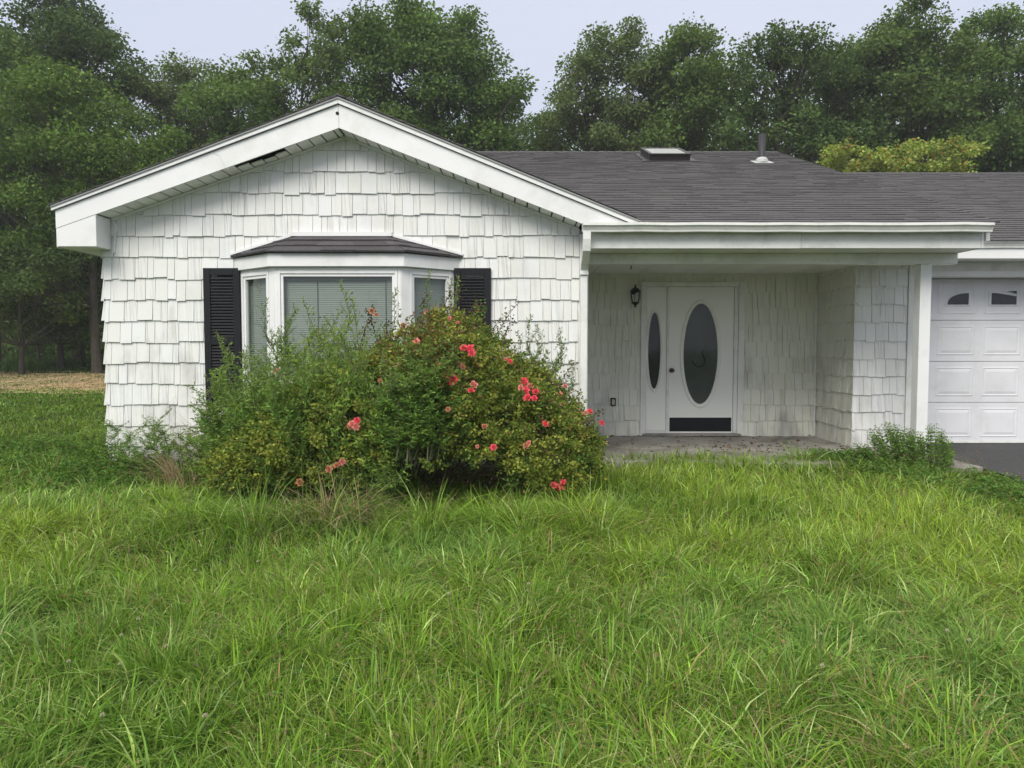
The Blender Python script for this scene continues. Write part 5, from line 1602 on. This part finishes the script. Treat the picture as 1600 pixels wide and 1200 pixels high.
# ------------------------------------------------------------------ trees
def tree(name, base, top_z, lobes, leaf, colr, label, cat="tree", group=None, trunk_r=.22, seed=1, per=46, clump=.55, nclump=16, bark='bark', sparse=1.15, flat=.75, autumn=0, tone=.20):
    """lobes: (dx, dy, z, r) world offsets from the base; foliage gathers in clumps over each lobe"""
    rng = np.random.default_rng(seed); rr_ = random.Random(seed)
    bz = float(gz(base[0], base[1]))
    root = empty(name, (base[0], base[1], bz))
    tag(root, label, cat, group)
    tb = MB()
    zc = [l[2] - bz for l in lobes]
    th = max(zc) * 0.92
    n = 9
    lean = Vector((rr_.uniform(-.05, .05), rr_.uniform(-.03, .03), 0))
    axis = [Vector((lean.x * th * (k / n) + math.sin(k * 1.3 + seed) * .07 * k * .3, lean.y * th * (k / n) + math.cos(k * 1.7 + seed) * .05 * k * .3, th * k / n - (.15 if k == 0 else 0))) for k in range(n + 1)]
    trunk_r *= .72
    tb.tube(axis, [trunk_r * (1.25 if k == 0 else 1 - .85 * (k / n)) for k in range(n + 1)], 9)
    Cc, Dc, Tn = [], [], []
    for li, (dx_, dy_, z, r) in enumerate(lobes):
        lc = Vector((dx_, dy_, z - bz))
        hs = max(0.25, min(.9, (lc.z - .9 * math.hypot(dx_, dy_) - r * .4) / th))
        k = min(int(hs * n), n - 1); s0_ = axis[k].lerp(axis[k + 1], hs * n - k)
        mid = s0_.lerp(lc, .5) + Vector((rr_.uniform(-.3, .3), rr_.uniform(-.3, .3), -.1 * (lc - s0_).length))
        lr = trunk_r * .24 * (1 - .4 * hs)
        pts = [s0_.lerp(mid, t).lerp(mid.lerp(lc, t), t) for t in (0, .2, .4, .6, .8, 1)]
        tb.tube(pts, [lr, lr * .85, lr * .7, lr * .55, lr * .42, lr * .28], 6)
        nc = max(5, int(nclump * (r / 1.2) ** 1.5 * sparse))
        for c_ in range(nc):
            v = rng.normal(size=3); v /= np.linalg.norm(v)
            if v[2] < -.35: v[2] *= -.6
            rad = r * rng.uniform(.45, 1.08)
            p = Vector((lc.x + v[0] * rad, lc.y + v[1] * rad, lc.z + v[2] * rad * .85))
            a_ = pts[rr_.choice((3, 4, 5))]
            m2 = a_.lerp(p, .5) + Vector((rr_.uniform(-.1, .1), rr_.uniform(-.1, .1), -.06))
            tb.tube([a_, m2, p], [lr * .25, lr * .17, lr * .07], 4, cap=False)
            q = int(per * 1.7 * rng.uniform(.6, 1.3))
            cr_ = clump * rng.uniform(.7, 1.35)
            # leaves lie in a dished spray, denser at the rim
            vv = rng.normal(size=(q, 3)); vv /= np.linalg.norm(vv, axis=1, keepdims=True)
            rad2 = cr_ * rng.uniform(.2, 1.1, (q, 1)) ** .65
            pos = np.array(p) + vv * rad2 * np.array([1, 1, flat])
            Cc.append(pos); Dc.append(vv * np.array([1, 1, .45]) + rng.normal(0, .5, (q, 3)) * np.array([1, 1, .85]) + np.array([0, 0, -.15]))
            Tn.append(np.full(q, rng.normal(0, tone)))
    C, D, T = np.concatenate(Cc), np.concatenate(Dc), np.concatenate(Tn)
    cc = colours(colr, len(C), rng, .16, .08) * np.exp(T)[:, None]
    if autumn: cc = np.where((rng.random(len(C)) < autumn)[:, None], colours((.34, .17, .05), len(C), rng, .2, .1), cc)
    L = leaf * .78 * rng.uniform(.7, 1.3, len(C))
    V, F, _ = leaves(C, D, L, L * .66, cc, rng, droop=.15)
    tb.build("trunk", M[bark], root)
    np_mesh("crown", V, F, cc, M['leaf'], root)
    return root

def lobes_px(Y, cx, spec, r_scale=1.0, rng=None, depth=1.4, fill=2):
    """spec: (px, py, radius in px) as seen in the photograph at distance Y; fill adds lobes behind and in front for thickness"""
    out = []
    for (px, py, rp) in spec:
        x, z = at(px, py, Y); r = rp * Y / 1150
        out.append((x - cx, rng.uniform(-.5, .5) * depth, z, r))
        for _ in range(fill):
            out.append((x - cx + rng.normal(0, r * .35), rng.choice([-1, 1]) * rng.uniform(.5, 1.2) * depth, z - abs(rng.normal(0, r * .5)), r * rng.uniform(.7, .95)))
    return out

LG = np.random.default_rng(99)
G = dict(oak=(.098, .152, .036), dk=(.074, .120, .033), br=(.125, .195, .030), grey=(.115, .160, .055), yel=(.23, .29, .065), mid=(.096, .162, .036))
def T(name, Y, cpx, spec, leaf, colr, label, **kw):
    dp = kw.pop('depth', 1.6); fl = kw.pop('fill', 2)
    cx = at(cpx, 500, Y)[0]
    L = lobes_px(Y, cx, spec, rng=LG, depth=dp, fill=fl)
    return tree(name, (cx, Y), 0, L, leaf, colr, label, **kw)

# left: bright near tree
T("broadleaf_tree", 24.2, 150, [(25, 175, 36), (80, 160, 34), (130, 165, 36), (180, 190, 34), (225, 200, 26), (15, 245, 42), (75, 230, 40), (125, 240, 40), (185, 255, 40), (235, 250, 24), (5, 320, 44), (65, 310, 40), (120, 320, 42), (180, 320, 38), (-50, 180, 50), (-60, 270, 50), (255, 285, 18), (105, 125, 18), (55, 125, 17), (15, 390, 38), (70, 385, 34), (120, 390, 32), (-40, 350, 50), (160, 370, 26), (225, 305, 26), (20, 450, 32), (75, 440, 26), (-40, 430, 44), (200, 225, 16), (150, 140, 15), (30, 135, 14)],
  .135, (.098, .165, .032), "bright green bushy tree nearest the left side of the house", seed=3, per=44, clump=.5, nclump=24, fill=2, depth=1.5, tone=.24, trunk_r=.2)
T("broadleaf_tree", 29, 120, [(85, 25, 30), (55, 45, 26), (115, 48, 28), (40, 85, 28), (90, 85, 32), (135, 92, 26), (168, 105, 20), (195, 115, 14), (212, 124, 8), (70, 8, 18), (108, 5, 24), (25, 65, 16), (145, 62, 14), (85, -35, 30), (140, 135, 32), (60, 130, 38), (185, 80, 9)],
  .17, G['dk'], "tall dark tree rising highest at the upper left", seed=5, per=40, clump=.6, nclump=22, trunk_r=.3)
T("broadleaf_tree", 27, -10, [(0, 90, 50), (-30, 60, 50), (30, 130, 45), (-10, 150, 60), (-60, 110, 60), (20, 190, 50)], .17, G['mid'], "dark tree cut off by the left picture edge", seed=6, per=40, clump=.6, nclump=18)
T("broadleaf_tree", 31, 290, [(250, 145, 28), (285, 150, 30), (320, 135, 32), (270, 190, 38), (320, 190, 38), (240, 190, 32), (290, 240, 38), (245, 240, 36), (330, 240, 36), (235, 290, 40), (290, 290, 40)],
  .16, G['grey'], "grey-green tree with pale stems behind the left roof slope", seed=7, per=38, clump=.55, nclump=18, bark='barkpale')
T("broadleaf_tree", 29, 370, [(345, 122, 28), (375, 120, 30), (350, 165, 36), (395, 160, 34), (420, 185, 34), (360, 210, 38), (410, 225, 36), (330, 165, 24), (380, 255, 40)],
  .16, G['mid'], "rounded green tree left of the gable peak", seed=8, per=42, clump=.55, nclump=20)
T("broadleaf_tree", 28, 480, [(520, 45, 17), (500, 75, 19), (540, 55, 17), (465, 80, 16), (440, 100, 20), (475, 110, 22), (515, 110, 25), (410, 108, 16), (450, 145, 28), (500, 150, 30), (545, 100, 26), (490, 28, 7), (420, 140, 24), (480, 190, 34), (540, 160, 34)],
  .15, G['oak'], "loose airy tree with wispy twigs left of the big round tree", seed=9, per=30, clump=.42, nclump=20, flat=.8, depth=1.2)
T("broadleaf_tree", 29, 660, [(640, 40, 26), (590, 60, 30), (660, 60, 34), (700, 75, 30), (735, 80, 30), (570, 95, 30), (615, 105, 38), (670, 110, 42), (730, 120, 40), (765, 110, 28), (785, 150, 26), (800, 160, 20), (590, 150, 40), (640, 165, 42), (700, 170, 44), (755, 180, 36), (610, 205, 38), (670, 215, 40), (730, 225, 38), (780, 205, 28), (640, 22, 14), (730, 48, 14)],
  .165, G['mid'], "big round-topped tree directly behind the gable peak", seed=10, per=44, clump=.58, nclump=22, trunk_r=.32)
T("broadleaf_tree", 33, 815, [(800, 215, 24), (830, 205, 22), (855, 190, 22), (845, 225, 28), (810, 235, 26), (875, 215, 28), (780, 240, 24)],
  .16, G['mid'], "low tree filling the gap of sky behind the roof valley", seed=12, per=36, clump=.5, nclump=14)
T("oak_tree", 30, 930, [(905, 115, 26), (940, 95, 26), (975, 80, 24), (1005, 80, 22), (885, 145, 24), (925, 145, 34), (970, 125, 34), (1010, 115, 30), (875, 175, 24), (915, 190, 36), (965, 180, 38), (1010, 165, 32), (870, 205, 28), (940, 225, 34), (1000, 215, 34), (980, 62, 10), (925, 75, 12)],
  .16, G['grey'], "greyish oak at the left end of the right-hand row, beside the sky gap", seed=13, per=36, clump=.48, nclump=20)
T("oak_tree", 29, 1080, [(1055, 80, 28), (1095, 75, 26), (1035, 110, 26), (1075, 120, 36), (1120, 105, 30), (1050, 160, 36), (1100, 160, 38), (1040, 205, 34), (1090, 205, 36), (1125, 140, 24), (1050, 68, 14)],
  .165, G['oak'], "dense oak behind the skylight", seed=14, per=40, clump=.52, nclump=20)
T("oak_tree", 28, 1195, [(1165, 85, 20), (1205, 80, 22), (1245, 85, 22), (1155, 115, 22), (1195, 115, 26), (1240, 110, 24), (1275, 95, 22), (1170, 150, 24), (1215, 150, 22), (1255, 145, 26), (1160, 190, 24), (1225, 190, 20), (1265, 185, 28), (1195, 225, 22), (1140, 220, 26), (1250, 225, 26)],
  .16, G['dk'], "open-branched oak behind the vent pipe with sky between its limbs", seed=15, per=38, clump=.48, nclump=16, trunk_r=.34)
T("oak_tree", 29, 1320, [(1290, 85, 22), (1325, 80, 24), (1345, 105, 30), (1305, 125, 34), (1280, 150, 30), (1340, 150, 36), (1300, 190, 36), (1350, 195, 38), (1280, 225, 30), (1330, 235, 34)],
  .165, G['dk'], "dark oak above the small yellowish tree's left half", seed=16, per=42, clump=.52, nclump=20)
T("oak_tree", 28, 1430, [(1390, 50, 26), (1425, 50, 28), (1460, 60, 24), (1375, 90, 34), (1430, 95, 38), (1480, 95, 32), (1395, 140, 38), (1450, 145, 40), (1400, 190, 38), (1460, 195, 38), (1430, 235, 36), (1402, 30, 12), (1480, 230, 34)],
  .165, G['oak'], "tallest oak of the right-hand row", seed=17, per=42, clump=.55, nclump=21, trunk_r=.33)
T("oak_tree", 29, 1560, [(1520, 55, 26), (1560, 60, 28), (1600, 55, 28), (1515, 100, 34), (1570, 105, 38), (1620, 100, 38), (1530, 155, 38), (1590, 160, 40), (1520, 205, 36), (1575, 215, 38), (1630, 190, 40), (1545, 245, 34), (1600, 255, 34), (1535, 38, 12)],
  .165, G['mid'], "oak cut off by the right picture edge", seed=18, per=42, clump=.55, nclump=21)
T("small_tree", 20.5, 1395, [(1305, 240, 13), (1325, 236, 11), (1340, 248, 13), (1362, 250, 14), (1385, 245, 13), (1405, 240, 12), (1425, 231, 9), (1440, 240, 13), (1462, 236, 10), (1478, 245, 10), (1497, 240, 5), (1345, 270, 20), (1390, 275, 22), (1440, 272, 22), (1480, 270, 16), (1320, 268, 16), (1510, 238, 3)],
  .115, G['yel'], "small yellow-orange tinged tree showing just over the garage ridge", seed=19, per=20, clump=.24, nclump=44, trunk_r=.1, depth=.8, autumn=.06)
# understorey at the wood edge on the left
T("young_tree", 25.8, 92, [(125, 430, 26), (150, 410, 24), (95, 430, 30), (60, 450, 26), (80, 480, 22), (130, 465, 20), (150, 500, 20), (105, 400, 30), (60, 410, 28)],
  .12, G['br'], "slim young tree with light green leaves, left of the bright bushy tree's trunk", seed=20, per=30, clump=.36, nclump=13, trunk_r=.17, sparse=.9)
T("young_tree", 27, 60, [(40, 430, 26), (20, 470, 26), (60, 500, 22), (0, 410, 34), (-30, 450, 34), (30, 520, 20), (90, 520, 20), (110, 505, 18)],
  .12, G['mid'], "low leafy sapling at the wood edge by the left picture edge", seed=21, per=32, clump=.42, nclump=13, trunk_r=.08)
T("young_tree", 27.5, 125, [(118, 515, 16), (105, 505, 14), (128, 525, 12), (118, 540, 10)], .11, G['br'], "thinnest sapling at the wood edge, near the left wall corner", seed=22, per=24, clump=.3, nclump=14, trunk_r=.05, fill=1, depth=.6)

T("young_tree", 23.5, 30, [(10, 400, 40), (60, 390, 38), (105, 400, 34), (-30, 430, 46), (30, 450, 38), (85, 445, 34), (0, 500, 38), (55, 505, 34), (105, 480, 26), (-40, 500, 40), (140, 400, 22)],
  .12, G['dk'], "dark low-branched tree in the shade beneath the bright bushy tree", seed=24, per=40, clump=.45, nclump=18, trunk_r=.12)
# the wood behind: one mass of trunks and foliage
def woods():
    rng = np.random.default_rng(71); rr_ = random.Random(71)
    parts = []
    tb = MB()
    xs = np.arange(-46, 46, 2.1)
    for row, Yb in enumerate((34.0, 38.0, 43.0)):
        for x in xs + row * 0.7:
            x = x + rng.normal(0, .5); y = Yb + rng.normal(0, .9); z0_ = float(gz(x, y))
            px = 800 + 1150 * x / y
            # crown line of the mass as seen over the roofs (photo pixels)
            tl = np.interp(px, [-200, 0, 230, 420, 560, 780, 850, 1000, 1300, 1700], [120, 150, 205, 200, 170, 200, 215, 150, 120, 100])
            zt = at(px, tl + rng.uniform(-8, 35), y)[1]
            tb.tube([(x, y, z0_ - .2), (x + rng.normal(0, .2), y, z0_ + zt * .5), (x + rng.normal(0, .5), y, z0_ + zt * .85)], [.2, .14, .05], 6)
            lo = .5 if px < 330 else 3.5
            nz = int((zt - lo) * (18 if px < 330 else 9))
            if nz < 3: continue
            cz = rng.uniform(lo, max(zt - .5, lo + .5), nz)
            cp = np.stack([x + rng.normal(0, 1.3, nz), y + rng.normal(0, 1.0, nz), cz], 1)
            q = 20
            C = np.repeat(cp, q, 0) + rng.normal(0, .38, (nz * q, 3)) * np.array([1, 1, .7])
            D = rng.normal(size=(nz * q, 3)) + np.array([0, 0, -.2])
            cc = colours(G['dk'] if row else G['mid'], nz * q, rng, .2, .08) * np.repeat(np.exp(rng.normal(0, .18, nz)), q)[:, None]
            L = .22 * rng.uniform(.7, 1.3, nz * q)
            parts.append(leaves(C, D, L, L * .65, cc, rng))
    V, F, C = join(parts)
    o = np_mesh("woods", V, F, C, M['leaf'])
    tag(o, "dense dark wood behind the house and its trees", None, None, 'stuff')
    t = tb.build("woods_trunks", M['bark']); tag(t, "shadowed trunks standing inside the wood behind the house", None, None, 'stuff')
    # rough undergrowth at the wood edge on the left
    n = 26000
    x = rng.uniform(-30, -9, n); y = rng.uniform(24.2, 31, n)
    h = rng.uniform(.1, .55, n) * (0.5 + vnoise(x, y, .8, 3)) * np.clip((y - 23.5) / 2, .3, 1)
    P = np.stack([x, y, gz(x, y) - .02], 1)
    V, F = blades(P, h, rng.uniform(0, 6.28, n), rng.uniform(.1, .9, n), rng.uniform(.02, .045, n), rng)
    cc = colours([.060, .110, .025], n, rng, .25, .1)
    o = np_mesh("undergrowth", V, F, np.repeat(cc, 3, 0), M['grass'])
    tag(o, "rough green undergrowth between the hay strip and the wood", None, None, 'stuff')
    # short stubble on the hay strip
    n = 22000
    x = rng.uniform(-20, -7, n); y = rng.uniform(17, 25, n)
    P = np.stack([x, y, gz(x, y)], 1)
    V, F = blades(P, rng.uniform(.03, .10, n), rng.uniform(0, 6.28, n), rng.uniform(.4, 1.3, n), rng.uniform(.012, .03, n), rng)
    cc = np.where((vnoise(x, y, .7, 66) + rng.normal(0, .15, n) > .62)[:, None], np.array([.10, .13, .035]), np.array([.33, .24, .14]))
    tag(np_mesh("hay_stubble", V, F, np.repeat(colours(cc, n, rng, .2, .06), 3, 0), M['dry']), "short cut hay lying on the tan strip", None, None, 'stuff')
woods()

# ------------------------------------------------------------------ thin humid air
hzm = bpy.data.materials.new("humid_air"); hzm.use_nodes = True
hn = hzm.node_tree; hn.nodes.remove(hn.nodes["Principled BSDF"])
pv = hn.nodes.new("ShaderNodeVolumePrincipled"); pv.inputs["Density"].default_value = 0.0013; pv.inputs["Color"].default_value = (0.86, 0.90, 0.96, 1); pv.inputs["Anisotropy"].default_value = 0.2
hn.links.new(pv.outputs[0], hn.nodes["Material Output"].inputs["Volume"])
hz = MB(); hz.box(-505, 505, -205, 705, -2.5, 30)
tag(hz.build("haze", hzm), "thin humid summer haze over the yard and the trees", None, None, 'stuff')
